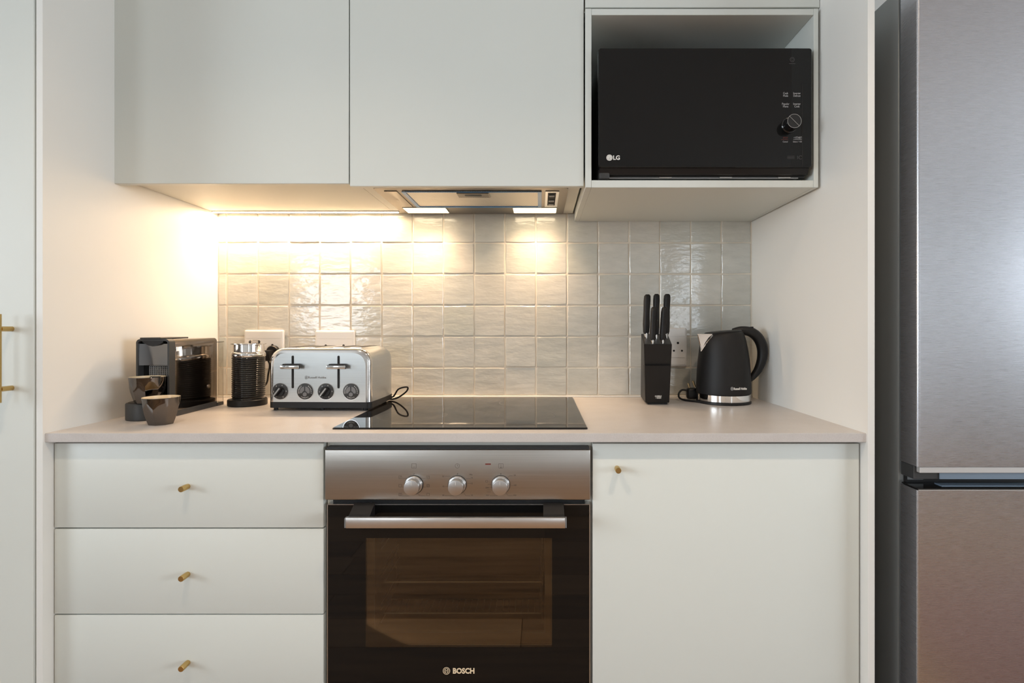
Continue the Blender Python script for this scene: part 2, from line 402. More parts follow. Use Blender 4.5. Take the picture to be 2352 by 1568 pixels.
# side panels of the kitchen recess (slightly splayed as the photo shows)
def panel_prism(xb, xf, t, dfront):
    """xb: inner face at the back wall, xf: inner face at the front, t: thickness away from the recess"""
    y0, y1 = DY(dfront), 0.008
    out = [(xf, y0), (xb, y1), (xb+t, y1), (xf+t, y0)]
    return prism_z(B(), out, 0.0, H)
struct('wall_left', panel_prism(-1.0922, -1.0983, -0.0140, 1.181), 'panel')
struct('wall_right', panel_prism(0.7190, 0.7243, 0.0152, 1.181), 'panel')
struct('baseboard_rear', box(B(), XL, XR, REAR, REAR+0.014, 0, 0.10), 'wall')

# tall cupboard left of the recess
tc_ = thing('tall_cupboard', 'tall pale green-white cupboard with long brass bar handle, at the left edge', 'cupboard', (-1.42, DY(1.18), 0))
link('body', box(B(), -0.30, 0.302, 0.019, 0.60, 0.10, 2.48), 'carcass', tc_)
dr = soft(link('door', box(B(), -0.298, 0.3035, 0.0, 0.018, 0.102, 2.478, 0.0012, 1), 'cabinet', tc_))
link('plinth', box(B(), -0.30, 0.302, 0.06, 0.075, 0.0, 0.10), 'carcass', tc_)
hb = B(); hx = PX(-4.2, 1.150)+1.42
tube(hb, [(hx, -0.030, 0.989), (hx, -0.030, 1.180)], 0.0056, 20)
link('bar_handle', hb, 'brass', dr)
for z in (1.148, 1.0178):
    b_ = B(); tube(b_, [(hx, 0.0, z), (hx, -0.026, z)], 0.0056, 20); link('handle_post', b_, 'brass', dr)
# filler wall left of the tall cupboard
struct('wall_nib', box(B(), XL, -1.7245, DY(1.20), 0.008, 0, H), 'wall')

# ================================================================ BASE UNITS
FD = 1.206   # drawer and door faces
def kknob(parent, x, z):
    b_ = B(); lathe(b_, [(0.0058, 0.0), (0.0058, -0.004), (0.0064, -0.0045), (0.0064, -0.0235), (0.0059, -0.0243)], 24, x, z, 'y')
    return link('knob', b_, 'brass', parent)
ox = -0.792
du = thing('drawer_unit', 'wide cream base unit of stacked drawers with brass peg knobs, under left of worktop', 'drawers', (ox, DY(FD), 0))
link('body', box(B(), -1.0900-ox, -0.4885-ox, 0.019, 0.585, 0.10, 0.893), 'carcass', du)
link('plinth', box(B(), -1.093-ox, -0.487-ox, 0.06, 0.075, 0, 0.10), 'carcass', du)
zt = [0.8903, 0.6966, 0.5022, 0.308, 0.112]
for i in range(4):
    d = soft(link('drawer', box(B(), -1.0953-ox, -0.4884-ox, 0, 0.018, zt[i+1]+0.003, zt[i], 0.0015, 2), 'cabinet', du))
    kknob(d, PX(431.5, FD)-ox, (PZ(1116.5, FD), PZ(1318.0, FD), PZ(1521, FD), 0.21)[i])
ox2 = 0.42
cb = thing('base_cupboard', 'cream base cupboard with one large door and a small brass knob, right of the oven', 'cupboard', (ox2, DY(FD), 0))
link('body', box(B(), 0.118-ox2, 0.7185-ox2, 0.019, 0.585, 0.10, 0.893), 'carcass', cb)
link('plinth', box(B(), 0.118-ox2, 0.7185-ox2, 0.06, 0.075, 0, 0.10), 'carcass', cb)
d = soft(link('door', box(B(), 0.1190-ox2, 0.7205-ox2, 0, 0.018, 0.112, 0.8893, 0.0015, 2), 'cabinet', cb))
kknob(d, PX(1417, FD)-ox2, PZ(1074.5, FD))
# oven housing
oh = thing('oven_housing', 'pale board housing around the built-in oven, its top rail showing under the worktop', 'cabinet', (-0.184, DY(1.225), 0))
link('top_rail', box(B(), -0.295, 0.295, 0, 0.05, 0.874+0.006, 0.8945), 'carcass', oh)
link('side_panel', box(B(), -0.3018, -0.2865, -0.001, 0.50, 0.10, 0.8945), 'carcass', oh)
link('side_panel', box(B(), 0.2865, 0.3010, -0.001, 0.50, 0.10, 0.8945), 'carcass', oh)
link('shelf', box(B(), -0.2864, 0.2864, 0.0, 0.50, 0.262, 0.278), 'carcass', oh)
link('front_panel', box(B(), -0.30, 0.30, -0.019, -0.001, 0.115, 0.278), 'cabinet', oh)
link('plinth', box(B(), -0.30, 0.30, 0.04, 0.055, 0, 0.10), 'carcass', oh)
# worktop
wt = B(); yf = DY(1.186)
prism_z(wt, [(-1.0982, yf), (0.7243, yf), (0.7188, 0.0), (-1.0921, 0.0)], TOP-0.020, TOP)
bmesh.ops.bevel(wt, geom=[e for e in wt.edges if abs(e.verts[0].co.y-yf) < 1e-5 and abs(e.verts[1].co.y-yf) < 1e-5 and abs(e.verts[0].co.z-e.verts[1].co.z) < 1e-5], offset=0.0012, segments=2, affect='EDGES')
tag(link('worktop', wt, 'quartz'), 'pale warm-grey stone worktop running wall to wall over the base units', 'countertop')
sl = B(); box(sl, -1.091, 0.718, -0.0045, 0.0020, TOP, TOP+0.0045, 0.0015, 1)
struct('trim_1', sl, 'print_light')

# ================================================================ WALL CABINETS
UD = 1.378
def wall_unit(name, label, x0, x1, zdoor, doorx0, doorx1, zb=1.538):
    cx = (x0+x1)/2
    t = thing(name, label, 'cabinet', (cx, DY(UD), zb))
    link('body', box(B(), x0-cx, x1-cx, 0.0195, -DY(UD)-0.003, 0, 2.49-zb), 'carcass', t)
    soft(link('door', box(B(), doorx0-cx, doorx1-cx, 0, 0.0185, zdoor-zb, 2.485-zb, 0.0012, 1), 'cabinet', t))
    return t
wall_unit('wall_cabinet', 'flat handleless pale wall cabinet above the light strip, nearest the left wall', -1.0910, -0.4905, PZ(421.8, UD), PX(260.8, UD), PX(801.0, UD))
wall_unit('wall_cabinet', 'flat handleless pale wall cabinet with the extractor hood in its underside', -0.4895, 0.1110, PZ(427.6, UD), PX(803.4, UD), PX(1340.6, UD))
ub = wall_unit('wall_cabinet', 'flat pale cabinet directly above the microwave niche, cut off by the top edge', 0.1155, 0.7165, PZ(17.0, UD), PX(1344.2, UD), PX(1883, UD), 1.9725)
ND = 1.372
nx0, nx1 = PX(1344.5, ND), PX(1883.0, ND)
ix0, ix1 = PX(1358.5, ND), PX(1869.0, ND); nz0, nz1 = 1.5105, PZ(19.5, ND); iz0, iz1 = PZ(413.5, ND), PZ(34.0, ND)
cx = (nx0+nx1)/2
nc_ = thing('microwave_niche', 'open pale box shelf unit that holds the microwave', 'cabinet', (cx, DY(ND), nz0))
NB = -DY(ND)-0.003
def npart(nm, a, b2, c, d, e, f): return soft(link(nm, box(B(), a-cx, b2-cx, c, d, e-nz0, f-nz0, 0.0008, 1), 'cabinet', nc_))
npart('side_panel', nx0, ix0, 0, NB, nz0, nz1); npart('side_panel', ix1, nx1-0.0035, 0, NB, nz0, nz1)
npart('top_panel', ix0, ix1, 0.0008, NB, iz1, nz1); npart('bottom_panel', ix0, ix1, 0.0008, NB, nz0, iz0)
npart('back_panel', ix0, ix1, NB-0.008, NB, iz0, iz1)

# LED strip under the left cabinet
lx0, lx1 = -1.088, -0.468; lcx = (lx0+lx1)/2
ls = thing('led_light_strip', 'long glowing warm white light strip recessed under the wall cabinets, above the toaster', 'light', (lcx, DY(1.777), 1.538))
link('channel', box(B(), lx0-lcx, lx1-lcx, -0.007, 0.007, -0.0035, -0.0002), 'satin', ls)
link('diffuser', box(B(), lx0-lcx+0.002, lx1-lcx-0.002, -0.0045, 0.0045, -0.0060, -0.0036, 0.001, 1), 'led', ls)

# range hood
HZ = 1.534; hx0, hx1 = -0.4606, 0.0790; hcx = (hx0+hx1)/2
rh = thing('range_hood', 'slim built-in steel extractor hood with two lit lamps, seen from below', 'range hood', (hcx, DY(1.6345), HZ))
def hr(x0, x1, d0, d1, z0, z1, bev=0.0): return box(B(), x0-hcx, x1-hcx, DY(d0)-DY(1.6345), DY(d1)-DY(1.6345), z0, z1, bev, 1)
b_ = B(); prism_z(b_, rrect(hx0-hcx, hx1-hcx, 1.469-1.6345, 1.800-1.6345, 0.012, 5), 0.0, 0.0038)
link('frame', b_, 'hood_steel', rh)
FX0, FX1, FDa, FDb = -0.388, 0.005, 1.497, 1.690
fm = link('filter', hr(FX0+0.002, FX1-0.002, FDa+0.003, FDb-0.002, -0.0020, -0.0002), 'filter', rh)
b_ = B()
for q in ((FX0, FX0+0.011, FDa, FDb), (FX1-0.011, FX1, FDa, FDb), (FX0+0.011, FX1-0.011, FDa, FDa+0.005), (FX0+0.011, FX1-0.011, FDb-0.011, FDb)):
    box(b_, q[0]-hcx, q[1]-hcx, q[2]-1.6345, q[3]-1.6345, -0.0040, -0.0023)
link('filter_frame', b_, 'blue_film', fm)
lt = link('latch', hr(-0.2350, -0.1440, 1.504, 1.553, -0.0062, -0.0024, 0.001), 'hood_steel', fm)
b_ = B(); prism_z(b_, rrect(-0.214-hcx, -0.166-hcx, 1.516-1.6345, 1.534-1.6345, 0.006, 4), -0.0070, -0.0063); link('latch_grip', b_, 'dark_grey', fm)
link('blank_cover', hr(-0.4365, -0.4010, FDa, FDb, -0.0022, -0.0002, 0.0006), 'hood_steel', rh)
sp = link('switch_panel', hr(0.0150, 0.0545, FDa, FDb, -0.0024, -0.0002, 0.0006), 'satin', rh)
link('switch_recess', hr(0.0230, 0.0460, 1.512, 1.664, -0.0031, -0.0025, 0.0), 'hole', sp)
for d0 in (1.530, 1.590, 1.636): link('rocker', hr(0.0265, 0.0425, d0, d0+0.018, -0.0056, -0.0032, 0.001), 'mid_grey', sp)
for x0, x1 in ((-0.4350, -0.3010), (-0.0850, 0.0525)):
    lm = link('lamp', hr(x0, x1, 1.700, 1.7705, -0.0030, -0.0002, 0.0008), 'lamp', rh)
    b_ = B()
    for q in ((x0-0.002, x0, 1.698, 1.7725), (x1, x1+0.002, 1.698, 1.7725), (x0, x1, 1.698, 1.700), (x0, x1, 1.7705, 1.7725)):
        box(b_, q[0]-hcx, q[1]-hcx, q[2]-1.6345, q[3]-1.6345, -0.0034, -0.0002)
    link('lamp_rim', b_, 'satin', lm)

# ================================================================ OVEN
OD = 1.198; ocx = -0.1843
ov = thing('oven', 'built-in steel and black glass oven with three dials and a long bar handle', 'oven', (ocx, DY(OD), 0.283))
oz = lambda z: z-0.283
ozb = 0.283
link('body', box(B(), -0.2795, 0.2795, 0.20, 0.55, 0.0, 0.585, 0.002, 1), 'dark_grey', ov)
fz0, fz1 = PZ(1148, OD), PZ(1032.5, OD)
fa = soft(link('control_panel', box(B(), -0.2975, 0.2975, 0, 0.024, oz(fz0), oz(fz1), 0.0022, 3), 'steel', ov))
link('panel_edge', box(B(), -0.2955, 0.2955, 0.0045, 0.030, oz(fz1), oz(fz1)+0.0050, 0.0006, 1), 'dark_grey', ov)
link('vent_strip', box(B(), -0.2865, 0.2865, 0.020, 0.050, oz(fz0)-0.013, oz(fz0)-0.0005), 'hole', ov)
kz = oz(0.7988)
for kx in (-0.2822, -0.1849, -0.0877):
    lx = kx-ocx
    b_ = B(); lathe(b_, [(0.0212, 0.0), (0.0212, -0.0012), (0.0206, -0.0016)], 40, lx, kz, 'y'); rb = link('knob_ring', b_, 'hole', fa)
    b_ = B(); lathe(b_, [(0.0203, -0.0010), (0.0203, -0.0035), (0.0190, -0.0055), (0.0176, -0.0058), (0.0172, -0.006), (0.0172, -0.0235), (0.0165, -0.0250), (0.0159, -0.0252)], 48, lx, kz, 'y')
    kn = link('knob', b_, 'satin', fa)
    b_ = B(); seg_y(b_, lx, kz+0.0060, lx, kz+0.0135, -0.0252, 0.0006); link('pointer', b_, 'print_light', kn)
# printed marks of the control panel
def ip(px, py): return PX(px, OD)-ocx, oz(PZ(py, OD))
b_ = B(); y_ = -0.0001
def fr_px(x0, x1, y0, y1, w=0.0005): a, c = ip(x0, y1); d, e = ip(x1, y0); frame_y(b_, a, d, c, e, y_, w)
def ln_px(x0, y0, x1, y1, w=0.0005): seg_y(b_, *ip(x0, y0), *ip(x1, y1), y_, w)
fr_px(945.5, 956, 1064.5, 1074.5); ln_px(949, 1072, 953, 1072)
cx_, cz_ = ip(1050.5, 1069.5); ring_y(b_, cx_, y_, cz_, 0.0052, 0.0005); seg_y(b_, cx_, cz_, cx_, cz_+0.0035, y_, 0.0005); seg_y(b_, cx_, cz_, cx_+0.0022, cz_-0.0006, y_, 0.0005)
fr_px(1145.5, 1155.5, 1064.5, 1074.5); ln_px(1150.5, 1066, 1150.5, 1074); ln_px(1148.5, 1072, 1150.5, 1075); ln_px(1152.5, 1072, 1150.5, 1075)
for yy, kind in ((1095.5, 0), (1115, 1), (1135.5, 2)):
    fr_px(916, 922.5, yy-3, yy+3); fr_px(980, 986.5, yy-3, yy+3)
    if kind == 0: ln_px(918, yy+2, 921, yy-2); ln_px(981.5, yy+1.5, 985, yy-1.5)
    if kind == 1:
        c1, c2 = ip(983.2, yy); ring_y(b_, c1, y_, c2, 0.0021, 0.0005)
    if kind == 2: ln_px(919.2, yy-3, 919.2, yy+3)
    ln_px(924, yy+3, 936 if kind != 2 else 940, yy+3, 0.0004); ln_px(966, yy+3, 978, yy+3, 0.0004)
ln_px(960.5, 1135, 965, 1138.5, 0.0004)
for (x0, y0, x1, y1) in ((1021, 1093.5, 1035, 1093.5), (1022, 1117, 1030, 1117), (1021, 1138.5, 1043, 1138.5), (1071, 1098.5, 1081, 1098.5), (1075, 1110, 1082, 1110), (1065, 1131, 1070, 1138.5), (1070, 1138.5, 1080, 1138.5),
                         (1166, 1096, 1171, 1092), (1171, 1092, 1178, 1092), (1174, 1115, 1178, 1115), (1162, 1131, 1167, 1138.5), (1167, 1138.5, 1178, 1138.5), (1125, 1138.5, 1143, 1138.5), (1120, 1112, 1129, 1112), (1118, 1120, 1129, 1120), (1118, 1124.5, 1130, 1124.5), (1118, 1129.5, 1128, 1129.5)):
    ln_px(x0, y0, x1, y1, 0.0004)
fr_px(1115.5, 1120, 1103, 1107)
for k in range(-2, 10):
    a = math.radians(8*k + 8); c1, c2 = ip(1050.8, 1113); r0, r1 = 0.0222, 0.0238
    seg_y(b_, c1+r0*math.sin(a), c2+r0*math.cos(a), c1+r1*math.sin(a), c2+r1*math.cos(a), y_, 0.0003)
for px in (951.2, 1050.8, 1150.5):
    c1, c2 = ip(px, 1088); ring_y(b_, c1, y_, c2, 0.0012, 0.0005 if px < 1000 else 0.0011, n=12)
link('dial_markings', b_, 'print_dark', fa)['kind'] = 'stuff'
for s, px, py in (('50', 1018, 1093.5), ('45', 1018.5, 1116.5), ('35', 1018, 1137), ('Min', 1082, 1089.5), ('10', 1084, 1097), ('15', 1084, 1110), ('25', 1084, 1137),
                  ('50', 1182.5, 1091), ('100', 1183, 1114), ('150', 1182.5, 1137), ('200', 1119, 1137), ('250', 1118.5, 1119.5)):
    c1, c2 = ip(px, py); letter(fa, s, c1, y_-0.0001, c2, 0.0048, 'print_dark')
c1, c2 = ip(1121, 1065.5); link('indicator_light', box(B(), c1-0.0062, c1+0.0062, -0.0006, 0.001, c2-0.0015, c2+0.0015), 'print_red', fa)
# door: black glass with a see-through window, steel edging
DZ0, DZ1 = oz(0.2835), oz(PZ(1158.5, 1.205)); yd = 0.006
wx0, wx1 = PX(840, 1.205)-ocx, PX(1268, 1.205)-ocx; wz0, wz1 = oz(PZ(1485, 1.205)), oz(PZ(1235, 1.205))
dx0, dx1 = -0.2930, 0.2955
od = B()
for q in ((dx0, wx0, DZ0, DZ1), (wx1, dx1, DZ0, DZ1), (wx0, wx1, DZ0, wz0), (wx0, wx1, wz1, DZ1)):
    box(od, q[0], q[1], yd, yd+0.005, q[2], q[3])
dr = link('door', od, 'black_glass', ov)
link('window_pane', box(B(), wx0, wx1, yd, yd+0.004, wz0, wz1), 'oven_glass', dr)
b_ = B()
box(b_, dx0, dx1, yd-0.0004, yd+0.022, DZ1, DZ1+0.0012); box(b_, dx0-0.0014, dx0, yd-0.0004, yd+0.022, DZ0, DZ1+0.0012); box(b_, dx1, dx1+0.0014, yd-0.0004, yd+0.022, DZ0, DZ1+0.0012)
link('edge_trim', b_, 'satin', dr)
# handle
hz0, hz1 = oz(PZ(1213.5, 1.15)), oz(PZ(1189.5, 1.15)); hx0_, hx1_ = PX(790.5, 1.15)-ocx, PX(1301.5, 1.15)-ocx; yh = 1.15-OD
hd = soft(link('handle', box(B(), hx0_+0.0025, hx1_-0.0025, yh, yh+0.012, hz0, hz1, 0.0018, 2), 'handle_steel', dr))
for a, b2 in ((hx0_, hx0_+0.0024), (hx1_-0.0024, hx1_)): link('handle_end', box(B(), a, b2, yh+0.001, yh+0.012, hz0+0.001, hz1-0.001), 'mid_grey', dr)
for sx in (hx0_+0.004, hx1_-0.050):
    b_ = B()
    prof = [(yh+0.012, hz0+0.004), (yh+0.012, hz1-0.001), (yh+0.020, hz1+0.001), (yd-0.001, hz1+0.016), (yd-0.001, hz0+0.010)]
    rings(b_, [[(sx, y, z) for y, z in prof], [(sx+0.046, y, z) for y, z in prof]], smooth=False)
    link('handle_bracket', b_, 'black', dr)
lx, lz = PX(1065, 1.204)-ocx, oz(PZ(1540, 1.204))
letter(dr, 'BOSCH', lx, yd-0.0002, lz, 0.0165, 'print_cream', width=0.0485, bold=0.0006)
b_ = B(); ex = PX(1025.5, 1.204)-ocx
ring_y(b_, ex, yd-0.0001, lz, 0.0082, 0.0010); ring_y(b_, ex, yd-0.0001, lz, 0.0056, 0.0008)
seg_y(b_, ex-0.0023, lz-0.0048, ex-0.0023, lz+0.0048, yd-0.0001, 0.0010); seg_y(b_, ex+0.0023, lz-0.0048, ex+0.0023, lz+0.0048, yd-0.0001, 0.0010); seg_y(b_, ex-0.0023, lz, ex+0.0023, lz, yd-0.0001, 0.0010)
link('emblem', b_, 'print_cream', dr)
# cavity behind the window
cv = B(); a, b2, c, d = wx0+0.018, wx1-0.018, wz0+0.030, wz1-0.004
for q in ((a-0.03, a, 0.02, 0.40, c-0.03, d+0.03), (b2, b2+0.03, 0.02, 0.40, c-0.03, d+0.03), (a, b2, 0.02, 0.40, c-0.03, c), (a, b2, 0.02, 0.40, d, d+0.03), (a, b2, 0.40, 0.41, c-0.03, d+0.03)):
    box(cv, *q)
link('cavity', cv, 'cavity', ov)
b_ = B(); frame_y(b_, wx0+0.0008, wx1-0.0008, wz0+0.0008, wz1-0.0008, yd+0.0075, 0.0016, 0.001); frame_y(b_, a-0.002, b2+0.002, c-0.004, d+0.001, yd+0.0138, 0.0012, 0.001)
link('inner_glass_edge', b_, 'mid_grey', dr)
for zz, dens in ((oz(PZ(1405, 1.265)), 1), (oz(PZ(1318, 1.30)), 0)):
    b_ = B(); tube(b_, [(a+0.006, 0.062, zz), (b2-0.006, 0.062, zz)], 0.0019, 8); tube(b_, [(a+0.006, 0.37, zz), (b2-0.006, 0.37, zz)], 0.0019, 8)
    for xx in (a+0.007, b2-0.007): tube(b_, [(xx, 0.062, zz), (xx, 0.37, zz)], 0.0019, 8)
    if dens:
        for k in range(1, 24):
            xx = a+0.006+(b2-a-0.012)*k/24; tube(b_, [(xx, 0.062, zz), (xx, 0.37, zz)], 0.0011, 6)
    link('rack', b_, 'rack_wire', ov)
b_ = B(); box(b_, a+0.012, b2-0.012, 0.10, 0.36, oz(PZ(1374, 1.30))-0.002, oz(PZ(1374, 1.30)), 0.0008, 1); link('tray', b_, 'dark_grey', ov)
for sx in (a+0.004, b2-0.004):
    for py in (1247, 1309, 1386, 1428):
        z_ = oz(PZ(py, 1.25)); b_ = B()
        for q in (0, -0.0125): tube(b_, [(sx, 0.05, z_+q), (sx, 0.36, z_+q)], 0.0014, 6)
        link('shelf_rail', b_, 'rack_wire', ov)

# ================================================================ HOB
hb0, hb1 = DY(1.232), DY(1.776); hxa, hxb = -0.4796, 0.1105; hc = (hxa+hxb)/2
ho = thing('induction_hob', 'flush black glass cooking hob set on the worktop above the oven', 'hob', (hc, (hb0+hb1)/2, TOP))
hw, hh = (hxb-hxa)/2, (hb1-hb0)/2
b_ = B(); o0 = rrect(-hw, hw, -hh, hh, 0.005, 4); o1 = rrect(-hw+0.0018, hw-0.0018, -hh+0.0018, hh-0.0018, 0.004, 4)
rings(b_, [[(x, y, 0.0003) for x, y in o0], [(x, y, 0.0026) for x, y in o0], [(x, y, 0.0040) for x, y in o1]], smooth=False)
gl = link('glass', b_, 'hob_glass', ho)
for (x, y, r_) in ((-0.15, -0.10, 0.090), (-0.15, 0.14, 0.075), (0.15, -0.10, 0.075), (0.15, 0.14, 0.090)):
    n_ = 48; b_ = B()
    rings(b_, [[(x+rr*math.cos(2*PI*k/n_), y+rr*math.sin(2*PI*k/n_), zz) for k in range(n_)] for rr, zz in ((r_, 0.00402), (r_, 0.00408), (r_-0.0008, 0.00408), (r_-0.0008, 0.00402))], closed=True, smooth=False)
    link('zone_ring', b_, 'print_faint', gl)

# ================================================================ MICROWAVE
MD = 1.36; mx0, mx1 = PX(1374.5, MD), PX(1865.5, MD); mcx = (mx0+mx1)/2; mzb = iz0
mw = thing('microwave', 'large black microwave oven with round dial, inside the open shelf unit', 'microwave', (mcx, DY(MD), mzb))
mz = lambda py, d=MD: PZ(py, d)-mzb
hwm = (mx1-mx0)/2
b_ = B(); box(b_, -hwm+0.003, hwm-0.003, 0.030, 0.425, 0.0105, mz(110)-0.003, 0.004, 2); soft(link('body', b_, 'dark_grey', mw))
b_ = B(); oo = rrect(-hwm, hwm, mz(384.5), mz(110), 0.0065, 5); oi_ = rrect(-hwm+0.002, hwm-0.002, mz(384.5)+0.0016, mz(110)-0.002, 0.005, 5)
rings(b_, [[(x, 0.026, z) for x, z in oo], [(x, 0.002, z) for x, z in oo], [(x, 0.0, z) for x, z in oi_]], smooth=False)
md = link('door', b_, 'black_glass', mw)
# dark underside lip, feet and hinge block
b_ = B(); prof = [(0.004, mz(384.5)-0.0006), (0.029, mz(384.5)-0.0006), (0.029, mz(401.5, 1.375)), (0.012, mz(401.5, 1.375))]
rings(b_, [[(-hwm+0.004, y, z) for y, z in prof], [(hwm-0.006, y, z) for y, z in prof]], smooth=False); link('lower_lip', b_, 'black', mw)
b_ = B(); box(b_, -hwm+0.030, hwm-0.022, 0.0275, 0.40, 0.0082, 0.0112, 0.0005, 1); link('underside_plate', b_, 'satin', mw)
for k in (0.30, 0.62, 0.93):
    xx = -hwm+0.03+k*(2*hwm-0.055); b_ = B(); box(b_, xx-0.016, xx+0.016, 0.0255, 0.0272, 0.0085, 0.0125); link('tab', b_, 'polished', mw)
b_ = B(); box(b_, -hwm+0.003, -hwm+0.030, 0.010, 0.045, 0.003, 0.0215, 0.003, 2); soft(link('hinge_block', b_, 'dark_grey', mw))
for sx, sy in ((-hwm+0.035, 0.06), (hwm-0.035, 0.06), (-hwm+0.035, 0.38), (hwm-0.035, 0.38)):
    b_ = B(); lathe(b_, [(0.010, 0.0), (0.012, 0.0084)], 16, sx, sy); link('foot', b_, 'black', mw)
b_ = B(); box(b_, PX(1841.5, MD)-mcx, PX(1844, MD)-mcx, -0.0006, 0.002, mz(383.5), mz(190)); link('seam', b_, 'hole', md)
def mp_(px, py): return PX(px, MD)-mcx, mz(py)
for s, px, py, w in (('Cook\nMode', 1804.5, 217, 0.0125), ('Inverter\nDefrost', 1830.5, 217, 0.0185), ('Popular\nMenu', 1804.5, 241.5, 0.0185), ('Inverter\nCook', 1830.5, 241.5, 0.0185)):
    c1, c2 = mp_(px, py); letter(md, s, c1, -0.0003, c2, 0.0076, 'print_grey', width=w)
for s, px, py, w, sz, mm in (('Cancel', 1803.5, 325.3, 0.0125, 0.0055, 'print_grey'), ('START', 1834.5, 316.3, 0.0165, 0.0078, 'print_grey'), ('Select / +30s', 1832, 325.3, 0.024, 0.0052, 'print_grey'), ('STOP', 1804, 316.5, 0.012, 0.006, 'print_red')):
    c1, c2 = mp_(px, py); letter(md, s, c1, -0.0003, c2, sz, mm, width=w)
b_ = B(); seg_y(b_, *mp_(1822, 320.7), *mp_(1842.5, 320.7), -0.0002, 0.0008)
c1, c2 = mp_(1824.5, 316.3); ring_y(b_, c1, -0.0002, c2, 0.0017, 0.0004, n=12)
link('button_line', b_, 'print_grey', md)
b_ = B(); seg_y(b_, *mp_(1794, 320.7), *mp_(1810, 320.7), -0.0002, 0.0007); link('button_line', b_, 'print_red', md)
b_ = B(); c1, c2 = mp_(1838.5, 361.5); ring_y(b_, c1, -0.0002, c2, 0.0048, 0.0008); seg_y(b_, c1-0.0075, c2-0.004, c1-0.0075, c2+0.004, -0.0002, 0.0009)
c1, c2 = mp_(1819.5, 137); ring_y(b_, c1, -0.0002, c2, 0.0060, 0.0008); ring_y(b_, c1, -0.0002, c2, 0.0030, 0.0006)
seg_y(b_, c1-0.008, c2-0.0105, c1+0.008, c2-0.0105, -0.0002, 0.0010)
for k in range(4): seg_y(b_, *mp_(1808, 358.5+k*2), *mp_(1825, 358.5+k*2), -0.0002, 0.0005)
link('faint_emblem', b_, 'print_faint', md)['kind'] = 'stuff'
c1, c2 = mp_(1811.8, 288.3)
b_ = B(); lathe(b_, [(0.0200, 0.0), (0.0200, -0.004), (0.0186, -0.0055), (0.0178, -0.006), (0.0178, -0.0285), (0.0172, -0.0300)], 44, c1, c2, 'y'); kn = link('dial', b_, 'gloss_black', md)
b_ = B(); ring_y(b_, c1, -0.0298, c2, 0.0174, 0.0007, 0.0006, 44); seg_y(b_, c1-0.0118, c2+0.0118, c1+0.0118, c2-0.0118, -0.0300, 0.0006); link('dial_rim', b_, 'polished', kn)
c1, c2 = mp_(1416, 362); letter(md, 'LG', c1, -0.0003, c2, 0.0150, 'print_light', width=0.0170, bold=0.0004)
b_ = B(); c1, c2 = mp_(1399.8, 362); lathe(b_, [(0.0078, 0.0), (0.0078, -0.0003)], 32, c1, c2, 'y', smooth=False); em = link('emblem', b_, 'print_light', md)
b_ = B(); ring_y(b_, c1, -0.0003, c2, 0.0060, 0.0005)
seg_y(b_, c1-0.0008, c2+0.0032, c1-0.0008, c2-0.0032, -0.0003, 0.0007); seg_y(b_, c1-0.0008, c2-0.0032, c1+0.0016, c2-0.0032, -0.0003, 0.0007); seg_y(b_, c1+0.0014, c2, c1+0.0046, c2, -0.0003, 0.0007)
link('emblem_lines', b_, 'print_dark', em)

# ================================================================ FRIDGE
GX = 0.810; GF = 1.146
fr = thing('fridge_freezer', 'tall brushed stainless steel fridge freezer at the right edge', 'fridge', (GX+0.30, DY(1.2086), 0))
g = lambda d: d-1.2086
b_ = B(); box(b_, -0.30, 0.30, 0, 0.56, 0.03, 1.917, 0.003, 2); soft(link('body', b_, 'fridge_side', fr))
link('gasket', box(B(), -0.288, 0.288, -0.0080, 0.0005, 0.06, 1.905), 'black', fr)
def fdoor(z0, z1):
    b_ = B(); r_ = 0.005; y0, y1 = g(GF), g(1.2005)
    out = [(-0.30, y1), (-0.30, y0+r_)] + [(-0.30+r_-r_*math.cos(a*PI/12), y0+r_-r_*math.sin(a*PI/12)) for a in range(1, 6)] + [(-0.30+r_, y0), (0.30-r_, y0), (0.30, y0+r_), (0.30, y1)]
    prism_z(b_, out, z0, z1); o = link('door', b_, 'fridge_steel', fr); return soft(o)
uz0 = PZ(1072, GF); lz1 = PZ(1126, GF)
ud = fdoor(uz0, 1.905); ld = fdoor(0.06, lz1)
link('trim_strip', box(B(), -0.2945, 0.30, g(GF)+0.001, g(GF)+0.012, uz0-0.0132, uz0-0.0008, 0.0006, 1), 'trim_metal', ud)
link('end_cap', box(B(), -0.2995, 0.2995, g(GF)+0.0125, g(1.2005), uz0-0.0300, uz0-0.0008, 0.001, 1), 'dark_grey', ud)
link('grip_recess', box(B(), -0.245, 0.26, g(GF)+0.0100, g(GF)+0.0123, uz0-0.0290, uz0-0.0145), 'blue_grey', ud)
link('top_cap', box(B(), -0.2985, 0.2985, g(GF)+0.001, g(1.2005), lz1+0.0008, lz1+0.0035, 0.001, 1), 'gloss_black', ld)
link('edge_line', box(B(), -0.2975, 0.2995, g(GF)+0.0002, g(GF)+0.002, lz1, lz1+0.0012), 'trim_metal', ld)
link('grip_recess', box(B(), -0.235, 0.12, g(GF)+0.018, g(GF)+0.040, lz1+0.0036, lz1+0.0050), 'blue_grey', ld)
link('hinge', box(B(), -0.285, -0.250, g(1.199), 0.0, uz0-0.042, uz0-0.022), 'mid_grey', fr)
link('foot', box(B(), -0.28, 0.28, 0.03, 0.5, 0.0, 0.03), 'black', fr)

